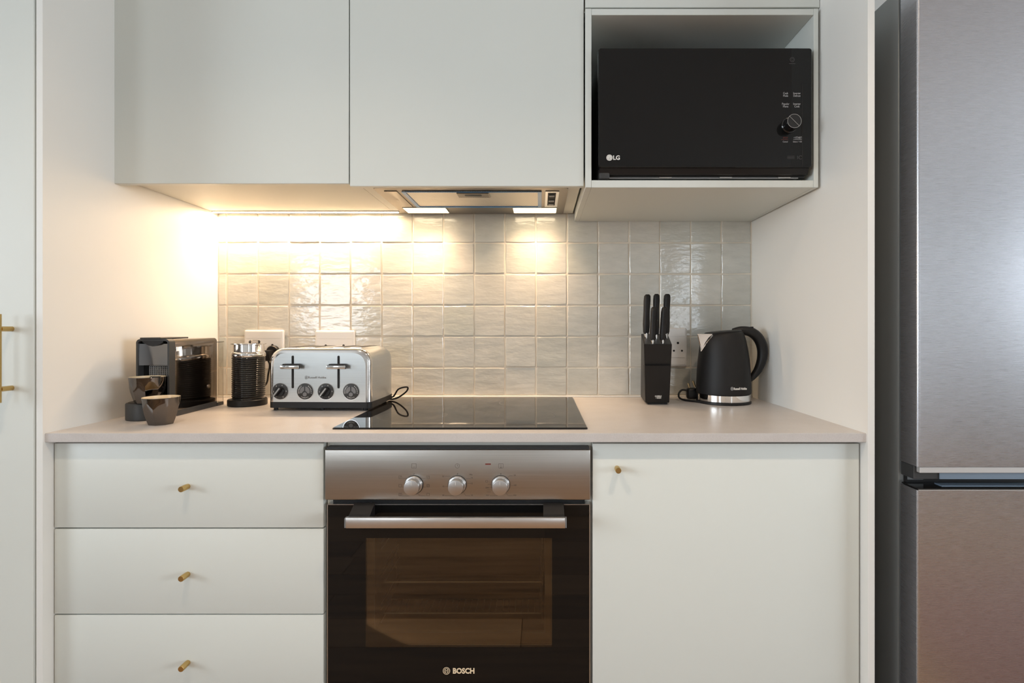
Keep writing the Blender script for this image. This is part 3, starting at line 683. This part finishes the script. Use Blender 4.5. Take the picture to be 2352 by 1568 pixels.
# ================================================================ SOCKETS
def socket_plate(px, py0, holes, label):
    w = 0.1325; z1 = PZ(py0, 1.806); z0 = z1-0.1305; xc = PX(px, 1.806)
    t = thing('socket_plate', label, 'socket', (xc, -0.0006, z0), group='white wall socket plates')
    b_ = B(); oo = rrect(-w/2, w/2, 0, z1-z0, 0.006, 4); oi_ = rrect(-w/2+0.003, w/2-0.003, 0.003, z1-z0-0.003, 0.005, 4)
    rings(b_, [[(x, 0.0, z) for x, z in oo], [(x, -0.006, z) for x, z in oo], [(x, -0.009, z) for x, z in oi_]], smooth=False)
    link('frame', b_, 'white_plastic', t)
    hh_ = z1-z0
    link('top_module', box(B(), -w/2+0.006, w/2-0.006, -0.0105, -0.0091, hh_-0.0285, hh_-0.005, 0.0005, 1), 'white_plastic', t)
    sm = link('outlet_module', box(B(), -w/2+0.006, w/2-0.006, -0.0105, -0.0091, 0.0295, hh_-0.0295, 0.0005, 1), 'white_plastic', t)
    link('switch_module', box(B(), -w/2+0.006, w/2-0.006, -0.0105, -0.0091, 0.006, 0.0285, 0.0005, 1), 'white_plastic', t)
    for hx in holes:
        for dx, dz, r_ in ((0, 0.014, 0.0040), (-0.0135, -0.012, 0.0033), (0.0135, -0.012, 0.0033)):
            b_ = B(); lathe(b_, [(r_, -0.0104), (r_, -0.0108)], 16, hx+dx, hh_/2+dz, 'y', smooth=False); link('pin_hole', b_, 'hole', sm)
    return t, xc, z0
socket_plate(607, 757.5, (-0.030, 0.030), 'white double wall socket behind the milk frother, with a black plug in it')
socket_plate(770, 758.5, (-0.030, 0.030), 'white wall socket directly behind the toaster, mostly hidden by it')
socket_plate(1532, 752.5, (-0.030, 0.0355), 'white wall socket behind the knife block, three round pin holes showing')

# plug in the left socket
pz = PZ(811, 1.76); pxx = PX(611, 1.76)
pl = thing('power_plug', 'black moulded plug pushed into the left wall socket', 'plug', (pxx, -0.0116, pz))
b_ = B(); lathe(b_, [(0.0205, 0.0), (0.0205, -0.012), (0.0180, -0.0155)], 28, 0.006, 0.004, 'y'); box(b_, -0.006, 0.014, -0.046, -0.012, -0.026, 0.010, 0.004, 2); link('plug_body', b_, 'black', pl)
b_ = B(); tube(b_, smoothpts([(0.004, -0.036, -0.022), (0.010, -0.036, -0.04), (0.004, -0.034, -0.07), (-0.004, -0.03, -0.10), (-0.03, -0.028, -0.126), (-0.075, -0.03, PZ(925, 1.76)-pz-0.0004)], 6), 0.0030, 8); link('cord', b_, 'black', pl)

# ================================================================ COFFEE MACHINE
cmx, cmd = -1.0030, 1.385
cmach = thing('coffee_machine', 'slim dark glossy capsule coffee machine against the left wall', 'coffee machine', (cmx, DY(cmd), TOP), math.radians(1.8))
hw = 0.0418
b_ = B(); oo = rrect(-hw, hw, 0.0, 0.2045, 0.010, 5, (0, 0, 1, 1)); prism_y(b_, oo, 0.024, 0.216); bd = soft(link('body', b_, 'machine_side', cmach))
link('plinth', box(B(), -hw-0.0004, hw+0.0004, 0.02, 0.216, 0.0, 0.016, 0.001, 1), 'dark_grey', cmach)
# front frame ring
oi_ = rrect(-hw+0.0045, hw-0.0045, 0.030, 0.2000, 0.006, 5, (0, 0, 1, 1)); oo = rrect(-hw-0.0003, hw+0.0003, 0.0, 0.2050, 0.010, 5, (0, 0, 1, 1))
b_ = B(); rings(b_, [[(x, 0.0238, z) for x, z in oo], [(x, 0.0, z) for x, z in oo], [(x, 0.0, z) for x, z in oi_], [(x, 0.0238, z) for x, z in oi_]], closed=True, smooth=False)
link('front_frame', b_, 'dark_grey', cmach)
# concave shiny head
b_ = B(); rs = []
for k in range(15):
    u = -1+2*k/14; rs.append([((hw-0.0046)*u, 0.004+0.016*(1-u*u)*0.6*(1-(z-0.136)/0.10) , z) for z in (0.1365, 0.15, 0.165, 0.18, 0.1925)] + [((hw-0.0046)*u, 0.0235, 0.1925), ((hw-0.0046)*u, 0.0235, 0.1365)])
rings(b_, rs); link('head', b_, 'machine_front', cmach)
b_ = B()
prof = [(-0.026, 0.2005), (0.0, 0.2005), (0.026, 0.2005), (0.026, 0.1965), (0.010, 0.1880), (0.0, 0.1860), (-0.010, 0.1880), (-0.026, 0.1965)]
prism_y(b_, prof, 0.0, 0.016); link('head_notch', b_, 'black', cmach)
link('lever', box(B(), -0.0290, 0.0240, -0.006, 0.110, 0.2052, 0.2090, 0.0015, 2), 'dark_grey', cmach)
# grille and outlet recess
b_ = B(); box(b_, -hw+0.0046, hw-0.0046, 0.021, 0.0236, 0.031, 0.1360); link('recess_panel', b_, 'gloss_black', cmach)
b_ = B(); gx0, gx1, gz0, gz1 = -0.020, hw-0.0048, 0.108, 0.1342
n_ = 12
for k in range(n_+1):
    xx = gx0+(gx1-gx0)*k/n_; box(b_, xx-0.0007, xx+0.0007, 0.0175, 0.0205, gz0, gz1)
for k in range(6):
    zz = gz0+(gz1-gz0)*k/5; box(b_, gx0, gx1, 0.0176, 0.0206, zz-0.0007, zz+0.0007)
link('grille', b_, 'mid_grey', cmach)
b_ = B(); lathe(b_, [(0.011, 0.088), (0.013, 0.104), (0.013, 0.1075)], 20, 0.0, 0.012); link('coffee_spout', b_, 'black', cmach)
# round drip tray
b_ = B(); cxx, cyy = -0.0125, -0.001
lathe(b_, [(0.0440, 0.0), (0.0460, 0.002), (0.0460, 0.0400), (0.0445, 0.0425), (0.0425, 0.0430)], 48, cxx, cyy); dt = link('drip_tray', b_, 'dark_grey', cmach)
b_ = B(); lathe(b_, [(0.0405, 0.0431), (0.0405, 0.0440)], 40, cxx, cyy, smooth=False); link('drip_grid', b_, 'black', dt)
# water tank at the back
b_ = B(); prism_z(b_, rrect(-hw+0.004, hw+0.0015, 0.2170, 0.2530, 0.006, 4), 0.010, 0.190); tk = link('water_tank', b_, 'clear_plastic', cmach)
link('tank_base', box(B(), -hw+0.003, hw+0.002, 0.2168, 0.2500, 0.0, 0.0098, 0.001, 1), 'dark_grey', cmach)
link('tank_lid', box(B(), -hw+0.0035, hw+0.002, 0.2168, 0.2530, 0.1903, 0.1935, 0.001, 1), 'clear_plastic', cmach)
link('side_button', box(B(), hw, hw+0.001, 0.028, 0.050, 0.172, 0.184, 0.0004, 1), 'polished', cmach)

# ================================================================ CUPS
def cup(loc, label, rot):
    t = thing('espresso_cup', label, 'cup', loc, rot, 'faceted dark metallic espresso cups')
    n_, fc = 72, 8
    def rad(r, th, k):
        s = 2*PI/fc; a = (th % s) - s/2
        return r*((1-k) + k*math.cos(PI/fc)/math.cos(a))
    prof = [(0.0262, 0.0, 1), (0.0272, 0.0012, 1), (0.0318, 0.0140, 1), (0.0358, 0.0280, 1), (0.0381, 0.0400, 0.95), (0.0386, 0.0480, 0.30), (0.0388, 0.0560, 0.0), (0.0400, 0.0648, 0.0), (0.0396, 0.0658, 0.0)]
    rs = [[(rad(r, 2*PI*k/n_, q)*math.cos(2*PI*k/n_), rad(r, 2*PI*k/n_, q)*math.sin(2*PI*k/n_), z) for k in range(n_)] for r, z, q in prof]
    b_ = B(); rings(b_, rs, cap0=True, cap1=False); o = link('body', b_, 'cup_metal', t, sharp=14)
    inn = [(0.0396, 0.0658), (0.0382, 0.0655), (0.0365, 0.0560), (0.0325, 0.0300), (0.0270, 0.0080), (0.0200, 0.0040)]
    b_ = B(); rs = [[(r*math.cos(2*PI*k/n_), r*math.sin(2*PI*k/n_), z) for k in range(n_)] for r, z in inn]
    rings(b_, rs, cap0=False, cap1=True); link('inside', b_, 'cup_inside', t)
    return t
c1_ = cup((PX(370.5, 1.304), DY(1.304), TOP), 'dark mirror espresso cup standing on the worktop in front of the coffee machine', 0.15)
dup(c1_, (PX(339, 1.362), DY(1.362), TOP+0.0441), 'dark mirror espresso cup standing on the coffee machine drip tray', 0.5)

# ================================================================ MILK FROTHER
mfx, mfd = PX(571, 1.627), 1.627
mf = thing('milk_frother', 'black ribbed milk frother with chrome collar, between coffee machine and toaster', 'frother', (mfx, DY(mfd), TOP))
b_ = B(); lathe(b_, [(0.0530, 0.0), (0.0545, 0.002), (0.0545, 0.0170), (0.0525, 0.0195), (0.048, 0.0200)], 48, -0.003, 0); link('base', b_, 'black', mf)
prof = [(0.0445, 0.0202)]; nr = 19; z0, z1 = 0.026, 0.1450
for k in range(nr):
    za = z0+(z1-z0)*k/nr; dz = (z1-z0)/nr
    prof += [(0.0440, za), (0.0456, za+dz*0.25), (0.0462, za+dz*0.5), (0.0456, za+dz*0.75)]
prof += [(0.0445, z1), (0.0455, z1+0.0015), (0.0462, z1+0.002)]
b_ = B(); lathe(b_, prof, 56); link('jug', b_, 'gloss_black', mf, sharp=80)
b_ = B(); lathe(b_, [(0.0464, 0.1472), (0.0474, 0.1500), (0.0472, 0.1560), (0.0455, 0.1600), (0.0434, 0.1615), (0.0430, 0.1640), (0.0430, 0.1835)], 56); link('collar', b_, 'chrome', mf)
b_ = B(); lathe(b_, [(0.0440, 0.1836), (0.0492, 0.1850), (0.0492, 0.1868), (0.042, 0.1880), (0.020, 0.1888)], 48); ld_ = link('lid', b_, 'polished', mf)
b_ = B(); lathe(b_, [(0.0150, 0.1887), (0.0165, 0.1915), (0.0140, 0.1960), (0.006, 0.1975)], 28, 0.018, 0); link('lid_knob', b_, 'clear_plastic', ld_)
b_ = B(); lathe(b_, [(0.0068, -0.0440), (0.0062, -0.0480)], 18, -0.004, 0.0590, 'x')
link('button', b_, 'satin', mf)

# ================================================================ TOASTER
tox = (PX(615, 1.503)+PX(851.5, 1.503))/2; W = (PX(851.5, 1.503)-PX(615, 1.503))/2
to = thing('toaster', 'four-slice brushed steel toaster with two levers and four round black dials', 'toaster', (tox, DY(1.5035), TOP), math.radians(-1.6))
def arch(w, z0, z1, r):
    out = [(-w, z0)]; 
    for k in range(13):
        a = PI - PI/2*k/12; e = 0.85
        out.append((-w+r + r*math.copysign(abs(math.cos(a))**e, math.cos(a)), z1-r + r*abs(math.sin(a))**e))
    for k in range(13):
        a = PI/2 - PI/2*k/12
        out.append((w-r + r*abs(math.cos(a))**0.85, z1-r + r*abs(math.sin(a))**0.85))
    out.append((w, z0)); return out[::-1]
DP = 0.205; zb_, ztp = 0.0255, 0.1772
b_ = B(); rings(b_, [[(x, y, z) for x, z in arch(W-0.0008+e, zb_, ztp-0.0006+e2, 0.046)] for y, e, e2 in ((0.0182, 0, 0), (0.06, 0.003, 0.001), (0.12, 0.004, 0.0015), (0.17, 0.003, 0.001), (DP-0.010, 0, 0), (DP, -0.008, -0.008))])
link('body_shell', b_, 'toaster_steel', to, sharp=60)
b_ = B(); rs = []
for y, ins in ((0.0180, 0.0010), (0.0176, 0.0), (0.0120, 0.0), (0.0070, 0.0012), (0.0030, 0.0042), (0.0010, 0.0085), (0.0, 0.0135)):
    rs.append([(x, y, z) for x, z in arch(W-ins, zb_, ztp-ins, 0.046-ins*0.4)])
rings(b_, rs, cap0=True, cap1=False); link('front_rim', b_, 'polished', to, sharp=60)
b_ = B(); ar = arch(W-0.0135, zb_, ztp-0.0135, 0.046-0.0054); rings(b_, [[(x, 0.010, z) for x, z in ar], [(x, -0.0001, z) for x, z in ar]], smooth=False); fp = link('front_panel', b_, 'toaster_steel', to)
b_ = B(); prism_z(b_, rrect(-W-0.001, W+0.001, 0.001, DP+0.001, 0.012, 4), 0.0085, zb_-0.0002); link('base', b_, 'black', to)
for sx in (-W+0.012, 0.0, W-0.020):
    for sy in (0.018, DP-0.02):
        b_ = B(); lathe(b_, [(0.006, 0.0), (0.0065, 0.0086)], 14, sx, sy); link('foot', b_, 'black', to)
def tl(px, py): return PX(px, 1.5035)-tox, PZ(py, 1.5035)-TOP
for px in (671.7, 778.2):
    x_, z0_ = tl(px, 891.5); _, z1_ = tl(px, 816.5)
    b_ = B(); prism_y(b_, rrect(x_-0.0030, x_+0.0030, z0_, z1_, 0.0028, 4), -0.0012, 0.001); link('lever_slot', b_, 'hole', fp)
    zc = tl(px, 840.5)[1]
    b_ = B(); box(b_, x_-0.0215, x_+0.0215, -0.0180, -0.0013, zc+0.0000, zc+0.0072, 0.0020, 2); lv = soft(link('lever', b_, 'black', to))
    b_ = B(); box(b_, x_-0.0265, x_+0.0265, -0.0205, -0.0177, zc-0.0058, zc+0.0030, 0.0010, 2); soft(link('lever_grip', b_, 'polished', lv))
    b_ = B(); box(b_, x_-0.0265, x_+0.0272, -0.0176, -0.0150, zc-0.0068, zc+0.0042, 0.0008, 1); soft(link('lever_back', b_, 'black', lv))
zc = tl(700, 898.6)[1]; R_ = 0.0226
for px, kind in ((642.8, 0), (701.0, 1), (749.2, 0), (807.8, 1)):
    x_ = tl(px, 899)[0]
    b_ = B(); lathe(b_, [(R_, -0.0001), (R_, -0.0020), (R_-0.0012, -0.0028)], 44, x_, zc, 'y'); dl = link('dial_plate', b_, 'dark_grey', to)
    b_ = B(); ring_y(b_, x_, -0.0003, zc, R_+0.0010, 0.0011, 0.0012, 44); link('dial_rim', b_, 'polished', to)
    if kind == 0:
        b_ = B(); lathe(b_, [(0.0138, -0.0028), (0.0135, -0.0080), (0.0128, -0.0090)], 36, x_, zc, 'y'); link('dial_hub', b_, 'black', dl)
        t_ = bmesh.new(); bmesh.ops.create_cube(t_, size=1)
        for v in t_.verts: v.co = Vector((v.co.x*0.0062, v.co.y*0.0150-0.0125, v.co.z*0.0310))
        bmesh.ops.bevel(t_, geom=t_.edges[:], offset=0.0016, segments=2, affect='EDGES')
        b_ = B(); merge(b_, t_, Matrix.Translation((x_, 0, zc)) @ Matrix.Rotation(math.radians(38), 4, 'Y')); gp = soft(link('dial_grip', b_, 'black', dl))
        t_ = bmesh.new(); bmesh.ops.create_cube(t_, size=1)
        for v in t_.verts: v.co = Vector((v.co.x*0.0040-0.0006, v.co.y*0.0012-0.0204, v.co.z*0.0270))
        b_ = B(); merge(b_, t_, Matrix.Translation((x_, 0, zc)) @ Matrix.Rotation(math.radians(38), 4, 'Y')); link('grip_cap', b_, 'polished', dl)
        for s, an in (('1', 215), ('2', 268), ('3', 325), ('4', 20), ('5', 88), ('6', 148)):
            a = math.radians(an); letter(dl, s, x_+0.0180*math.sin(a), -0.0030, zc+0.0180*math.cos(a), 0.0050, 'print_light', name='number')
    else:
        for sgn in (-1, 1):
            b_ = B(); out = []
            for k in range(10):
                a = math.radians(8+104*k/9); out.append((x_+sgn*0.0140*math.sin(a), zc+0.0140*math.cos(a)))
            out += [(x_+sgn*0.0075, zc-0.0046), (x_+sgn*0.0060, zc-0.0010), (x_+sgn*0.0016, zc+0.0018)]
            if sgn < 0: out = out[::-1]
            prism_y(b_, out, -0.0028, -0.0044); link('button', b_, 'button_grey', dl)
        b_ = B(); lathe(b_, [(0.0058, -0.0028), (0.0056, -0.0046)], 24, x_, zc-0.0080, 'y', smooth=False); link('button', b_, 'button_grey', dl)
        for word, a0, a1, flip in (('DEFROST', -104, -36, 1), ('REHEAT', 36, 104, 1), ('CANCEL', 212, 148, -1)):
            for i, ch in enumerate(word):
                a = math.radians(a0+(a1-a0)*i/(len(word)-1)); rr_ = 0.0178
                letter(dl, ch, x_+rr_*math.sin(a), -0.0030, zc+rr_*math.cos(a), 0.0043, 'print_light', tilt=(-a if flip > 0 else PI-a), name='letter')
x_, z_ = tl(728.6, 866.5); letter(fp, 'Russell Hobbs', x_, -0.0004, z_, 0.0088, 'print_dark', width=0.0505)
def round_emblem(parent, x, y, z, s, m):
    b_ = B(); 
    for rr_ in (1.0, 0.62):
        n_ = 24; o = [(x+s*0.82*rr_*math.cos(2*PI*k/n_), z+s*rr_*math.sin(2*PI*k/n_)) for k in range(n_)]; i_ = [(x+s*0.82*(rr_-0.15)*math.cos(2*PI*k/n_), z+s*(rr_-0.15)*math.sin(2*PI*k/n_)) for k in range(n_)]
        rings(b_, [[(a, y, c) for a, c in o], [(a, y-0.0003, c) for a, c in o], [(a, y-0.0003, c) for a, c in i_], [(a, y, c) for a, c in i_]], closed=True, smooth=False)
    seg_y(b_, x, z-s*0.55, x, z+s*0.55, y, s*0.22); seg_y(b_, x-s*0.3, z, x+s*0.3, z, y, s*0.18)
    return link('emblem', b_, m, parent)
x_, z_ = tl(703.3, 866.7); round_emblem(fp, x_, -0.0002, z_, 0.0054, 'mid_grey')
for k, xs in enumerate((-0.092, -0.042, 0.042, 0.092)):
    b_ = B(); box(b_, xs-0.016, xs+0.016, 0.030, 0.180, ztp-0.001, ztp+0.0014, 0.0006, 1); sr = link('slot_rim', b_, 'polished', to)
    b_ = B(); box(b_, xs-0.0125, xs+0.0125, 0.034, 0.176, ztp+0.0010, ztp+0.0018); link('bread_slot', b_, 'hole', sr)
# cord at the back right
b_ = B(); tube(b_, smoothpts([(W-0.02, DP-0.004, 0.020), (W+0.005, DP-0.012, 0.016), (PX(915, 1.69)-tox, DP-0.03, PZ(892, 1.69)-TOP), (PX(936, 1.69)-tox, DP-0.035, PZ(887, 1.69)-TOP), (PX(930, 1.69)-tox, DP-0.020, PZ(899, 1.69)-TOP), (PX(905, 1.70)-tox, DP-0.008, 0.010), (W-0.035, DP-0.0, 0.0075)], 7), 0.0026, 8); link('cord', b_, 'black', to)

# ================================================================ KNIFE BLOCK AND KNIVES
kb = thing('knife_block', 'narrow black knife block holding five knives, against the tiled wall', 'knife block', (0.357, DY(1.628), TOP))
kx = lambda x: x-0.357
ky = lambda d: d-1.628
def hexa(v): 
    b_ = B(); vs = [b_.verts.new(p) for p in v]
    for f in ((0, 1, 2, 3), (4, 7, 6, 5), (0, 4, 5, 1), (1, 5, 6, 2), (2, 6, 7, 3), (3, 7, 4, 0)): b_.faces.new([vs[i] for i in f])
    bmesh.ops.recalc_face_normals(b_, faces=b_.faces[:]); bmesh.ops.bevel(b_, geom=b_.edges[:], offset=0.0012, segments=2, affect='EDGES'); return b_
ht0, ht1 = 0.2337-0.0480, 0.2337-0.0185
soft(link('block', hexa([(kx(.3240), ky(1.642), 0.004), (kx(.3975), ky(1.642), 0.004), (kx(.4100), ky(1.790), 0.004), (kx(.3375), ky(1.790), 0.004),
      (kx(.3078), ky(1.580), ht0), (kx(.3905), ky(1.580), ht0), (kx(.4120), ky(1.725), ht1), (kx(.3270), ky(1.725), ht1)]), 'black', kb))
f_ = 0.47
soft(link('front_plate', hexa([(kx(.3215), ky(1.628), 0.006), (kx(.3935), ky(1.628), 0.006), (kx(.3960), ky(1.655), 0.006), (kx(.3240), ky(1.655), 0.006),
      (kx(.3125), ky(1.594), 0.122), (kx(.3905), ky(1.594), 0.122), (kx(.3920), ky(1.622), 0.122), (kx(.3140), ky(1.622), 0.122)]), 'matte_black', kb))
link('base', hexa([(kx(.3290), 0.004, 0.0), (kx(.3890), 0.004, 0.0), (kx(.4020), 0.150, 0.0), (kx(.3430), 0.150, 0.0), (kx(.3290), 0.004, 0.0065), (kx(.3890), 0.004, 0.0065), (kx(.4020), 0.150, 0.0065), (kx(.3430), 0.150, 0.0065)]), 'hole', kb)
tiltx = math.atan2(0.034, 0.116)
for s, zz in (('HUMBLE', 0.0270), ('+ MASH', 0.0215)):
    yy = ky(1.628) - (zz-0.006)*0.034/0.116 - 0.0006
    letter(kb, s, kx(0.3590)+(0.0008 if s[0] == '+' else 0), yy, zz, 0.0062, 'print_light', width=0.0195 if s[0] == 'H' else 0.0165, bold=0.0002, lean=tiltx)
def knife(px0, py_top, py_bot, d, wpx, lean, label, base_px):
    """handle from py_bot (collar top) to py_top at distance d"""
    x = PX(base_px, d); z = PZ(py_bot, d); Lh = (py_bot-py_top)*d/F; w = wpx*d/F/2
    t = thing('knife', label, 'knife', (x, DY(d), z), 0, 'black handled knives in the knife block')
    xl = PX(px0, d)-x
    secs = [(0.0, 0.72), (0.06, 0.90), (0.25, 1.0), (0.6, 0.93), (0.85, 1.0), (0.96, 0.92), (1.0, 0.55)]
    b_ = B(); rs = []
    for u, k in secs:
        c = xl*u; rs.append([(c+w*k*math.copysign(abs(math.cos(a))**0.7, math.cos(a)), 0.013*k*math.copysign(abs(math.sin(a))**0.7, math.sin(a)) + 0.004*math.sin(u*PI), Lh*u) for a in [2*PI*j/20 for j in range(20)]])
    rings(b_, rs); link('handle', b_, 'matte_black', t, sharp=60)
    b_ = B()
    rs = [[(w*0.66*k*math.cos(2*PI*j/12), 0.010*math.sin(2*PI*j/12), zz) for j in range(12)] for k, zz in ((1.15, 0.003), (1.1, -0.001), (0.3, -0.0155))]
    rings(b_, rs); link('collar', b_, 'polished', t)
    link('blade', box(B(), -0.0009, 0.0009, 0.0, 0.012, -0.024, -0.0145), 'satin', t)
knife(1487.0, 676.0, 766.5, 1.665, 15.0, 0, 'long black handled knife in the back row, leftmost in the block', 1484.0)
knife(1508.0, 675.0, 769.5, 1.665, 14.0, 0, 'long black handled knife in the middle of the back row of the block', 1507.0)
knife(1532.5, 675.0, 766.5, 1.665, 14.5, 0, 'long black handled knife in the back row, closest to the kettle', 1530.5)
knife(1502.5, 704.5, 781.5, 1.597, 13.5, 0, 'shorter black handled knife in the front row, its left one', 1498.5)
knife(1526.5, 705.0, 781.5, 1.597, 13.5, 0, 'shorter black handled knife in the front row, its right one', 1521.5)

# ================================================================ KETTLE
kex, ked = PX(1661.5, 1.682), 1.682
ke = thing('kettle', 'matte black electric kettle with chrome spout and chrome band', 'kettle', (kex, DY(ked), TOP))
b_ = B(); lathe(b_, [(0.0800, 0.0), (0.0825, 0.002), (0.0825, 0.0062), (0.080, 0.0082)], 56); bs = link('power_base', b_, 'black', ke)
b_ = B(); lathe(b_, [(0.0800, 0.0084), (0.0808, 0.0095), (0.0808, 0.0285), (0.0800, 0.0295)], 56); link('chrome_band', b_, 'chrome', ke)
prof = [(0.0795, 0.0300), (0.0822, 0.0310), (0.0825, 0.0340), (0.0822, 0.060), (0.0805, 0.100), (0.0775, 0.135), (0.0735, 0.165), (0.0690, 0.190), (0.0640, 0.208), (0.0600, 0.2170), (0.0570, 0.2195)]
n_ = 64; rs = []
def slope(x, z): return z + max(0, (z-0.15)/0.07)*x*0.085
for r_, z in prof:
    rs.append([(r_*math.cos(2*PI*k/n_) - max(0, (z-0.15))*0.03, r_*math.sin(2*PI*k/n_), slope(r_*math.cos(2*PI*k/n_), z)) for k in range(n_)])
b_ = B(); rings(b_, rs); bd = link('body', b_, 'matte_black', ke, sharp=50)
rs = []
for r_, z in ((0.0560, 0.2196), (0.0565, 0.2215), (0.0530, 0.2238), (0.030, 0.2250)):
    rs.append([(r_*math.cos(2*PI*k/n_)-0.001, r_*math.sin(2*PI*k/n_), slope(r_*math.cos(2*PI*k/n_), z)) for k in range(n_)])
b_ = B(); rings(b_, rs); link('lid', b_, 'black', ke)
# spout: V of polished steel on the -X side, standing out of the body
b_ = B()
def onb(ang, z, ex):   # point on the body surface
    r_ = 0.0825
    for (ra, za), (rb_, zb2) in zip(prof, prof[1:]):
        if za <= z <= zb2: r_ = ra+(rb_-ra)*(z-za)/(zb2-za)
    r_ += ex; return Vector((-r_*math.cos(ang), -r_*math.sin(ang), slope(-r_*math.cos(ang), z)))
ztop = 0.2150; tipz = 0.1660
A0, A1 = onb(0.70, ztop, 0.001), onb(-0.40, ztop, 0.001); T0 = onb(0.21, tipz, 0.0022); Lp = Vector((-0.0865, -0.0184, 0.2145))
A0.z = A1.z = 0.2145
vs = [b_.verts.new(p) for p in (A0, A1, T0, Lp, A0+Vector((0.012, 0, 0)), A1+Vector((0.012, 0, 0)))]
for f in ((0, 2, 3), (2, 1, 3), (0, 3, 1), (0, 1, 2)): b_.faces.new([vs[i] for i in f])
bmesh.ops.delete(b_, geom=[vs[4], vs[5]], context='VERTS')
sp_ = link('spout', b_, 'spout_metal', ke)
b_ = B(); 
for p, q in ((A0, T0), (A1, T0)): tube(b_, [onb(0.73, ztop, 0.0012) if p is A0 else onb(-0.43, ztop, 0.0012), onb(0.47 if p is A0 else -0.10, 0.190, 0.0014), T0+Vector((-0.0005, 0, -0.003))], 0.0022, 8)
tube(b_, [Lp, T0], 0.0014, 8); tube(b_, [A0, Lp, A1], 0.0011, 8)
link('spout_rim', b_, 'chrome', sp_)
# handle
hp = [(0.030, 0.2235), (0.055, 0.2262), (0.085, 0.2215), (0.108, 0.2040), (0.1215, 0.1750), (0.1220, 0.1400), (0.110, 0.1050), (0.092, 0.0800), (0.0780, 0.0660)]
hr_ = [0.009, 0.013, 0.0155, 0.0165, 0.0165, 0.0155, 0.0130, 0.010, 0.006]
pts = smoothpts([(x, 0.0, z) for x, z in hp], 5); k_ = len(pts)
rr = [hr_[min(int(i/5), 8)] + (hr_[min(int(i/5)+1, 8)]-hr_[min(int(i/5), 8)])*((i % 5)/5) for i in range(k_)]
b_ = B(); tube(b_, pts, rr, 18); link('handle', b_, 'black', ke, sharp=70)
b_ = B(); box(b_, 0.068, 0.092, -0.009, 0.009, 0.2290, 0.2370, 0.002, 2)
for v in b_.verts: v.co.z += (v.co.x-0.08)*0.12
soft(link('switch', b_, 'black', ke))
def kl(px, py, d=1.602): return PX(px, d)-kex, PZ(py, d)-TOP
# print follows the front of the body: turned to face along the surface
def kettle_print(obj, ang):
    obj.location = (0, 0, 0); obj.rotation_euler = (0, 0, ang)
an = math.radians(9)
o = letter(ke, 'Russell Hobbs', 0.010, -0.0836, 0.0520, 0.0095, 'print_light', width=0.042, bold=0.0003); kettle_print(o, an)
e = round_emblem(ke, -0.0165, -0.0832, 0.0523, 0.0056, 'print_grey'); kettle_print(e, an)
# cord and plug lying beside the base
kp = thing('kettle_plug', 'black kettle plug with brass pins lying with its coiled cord beside the kettle', 'plug', (PX(1588, 1.73), DY(1.732), TOP))
b_ = B(); box(b_, -0.015, 0.020, -0.014, 0.014, 0.004, 0.040, 0.008, 3); soft(link('plug_body', b_, 'black', kp))
for x_, dz in ((-0.004, -0.001), (0.012, 0.007)):
    b_ = B(); tube(b_, [(x_, 0, 0.036+dz), (x_-0.0065, 0, 0.0555+dz)], 0.0034, 12); link('pin', b_, 'pin_brass', kp)
b_ = B(); tube(b_, smoothpts([(-0.008, 0.0, 0.030), (-0.028, 0.002, 0.033), (-0.041, -0.004, 0.022), (-0.040, -0.012, 0.008), (-0.024, -0.030, 0.0036), (0.0, -0.055, 0.0036), (0.022, -0.082, 0.0036)], 6), 0.0032, 8); link('cord', b_, 'black', kp)

# ================================================================ CEILING FITTINGS (seen mirrored in the fridge)
ts = thing('track_light', 'white ceiling track light with spot heads behind the viewer, mirrored in the fridge', 'light', (3.1, -3.4, H))
link('track', box(B(), -0.018, 0.018, -1.0, 1.0, -0.03, -0.001), 'mid_grey', ts)
for y in (-0.7, 0.0, 0.7):
    b_ = B(); tube(b_, [(0, y, -0.03), (0, y, -0.06)], 0.008, 10); lathe(b_, [(0.022, -0.155), (0.028, -0.15), (0.028, -0.07), (0.020, -0.06)], 24, 0, y); sh = link('spot_head', b_, 'white_plastic', ts)
    b_ = B(); lathe(b_, [(0.021, -0.1565), (0.021, -0.1552)], 20, 0, y); link('lamp_face', b_, 'lamp_dim', sh)
for x, y, lb in ((-0.6, -1.32, 'round recessed ceiling spotlight over the drawers, out of view'), (0.55, -1.32, 'round recessed ceiling spotlight over the base cupboard, out of view')):
    t = thing('ceiling_spotlight', lb, 'light', (x, y, H), group='recessed ceiling spotlights')
    b_ = B(); lathe(b_, [(0.045, -0.001), (0.047, -0.006), (0.036, -0.008)], 32); link('rim', b_, 'white_plastic', t)
    b_ = B(); lathe(b_, [(0.033, -0.0082), (0.033, -0.0095)], 28); link('lamp_face', b_, 'lamp_dim', t)

# floor rug added out of view, to put a warm patch in the fridge reflection
rg = B(); box(rg, 1.25, 3.0, -2.1, -0.98, 0.0005, 0.011, 0.004, 2)
soft(tag(link('rug', rg, mat('added_rug_terracotta', (0.27, 0.14, 0.105), 0.9)), 'added terracotta rug out of view by the fridge, reddening its lower door reflection', 'rug'))
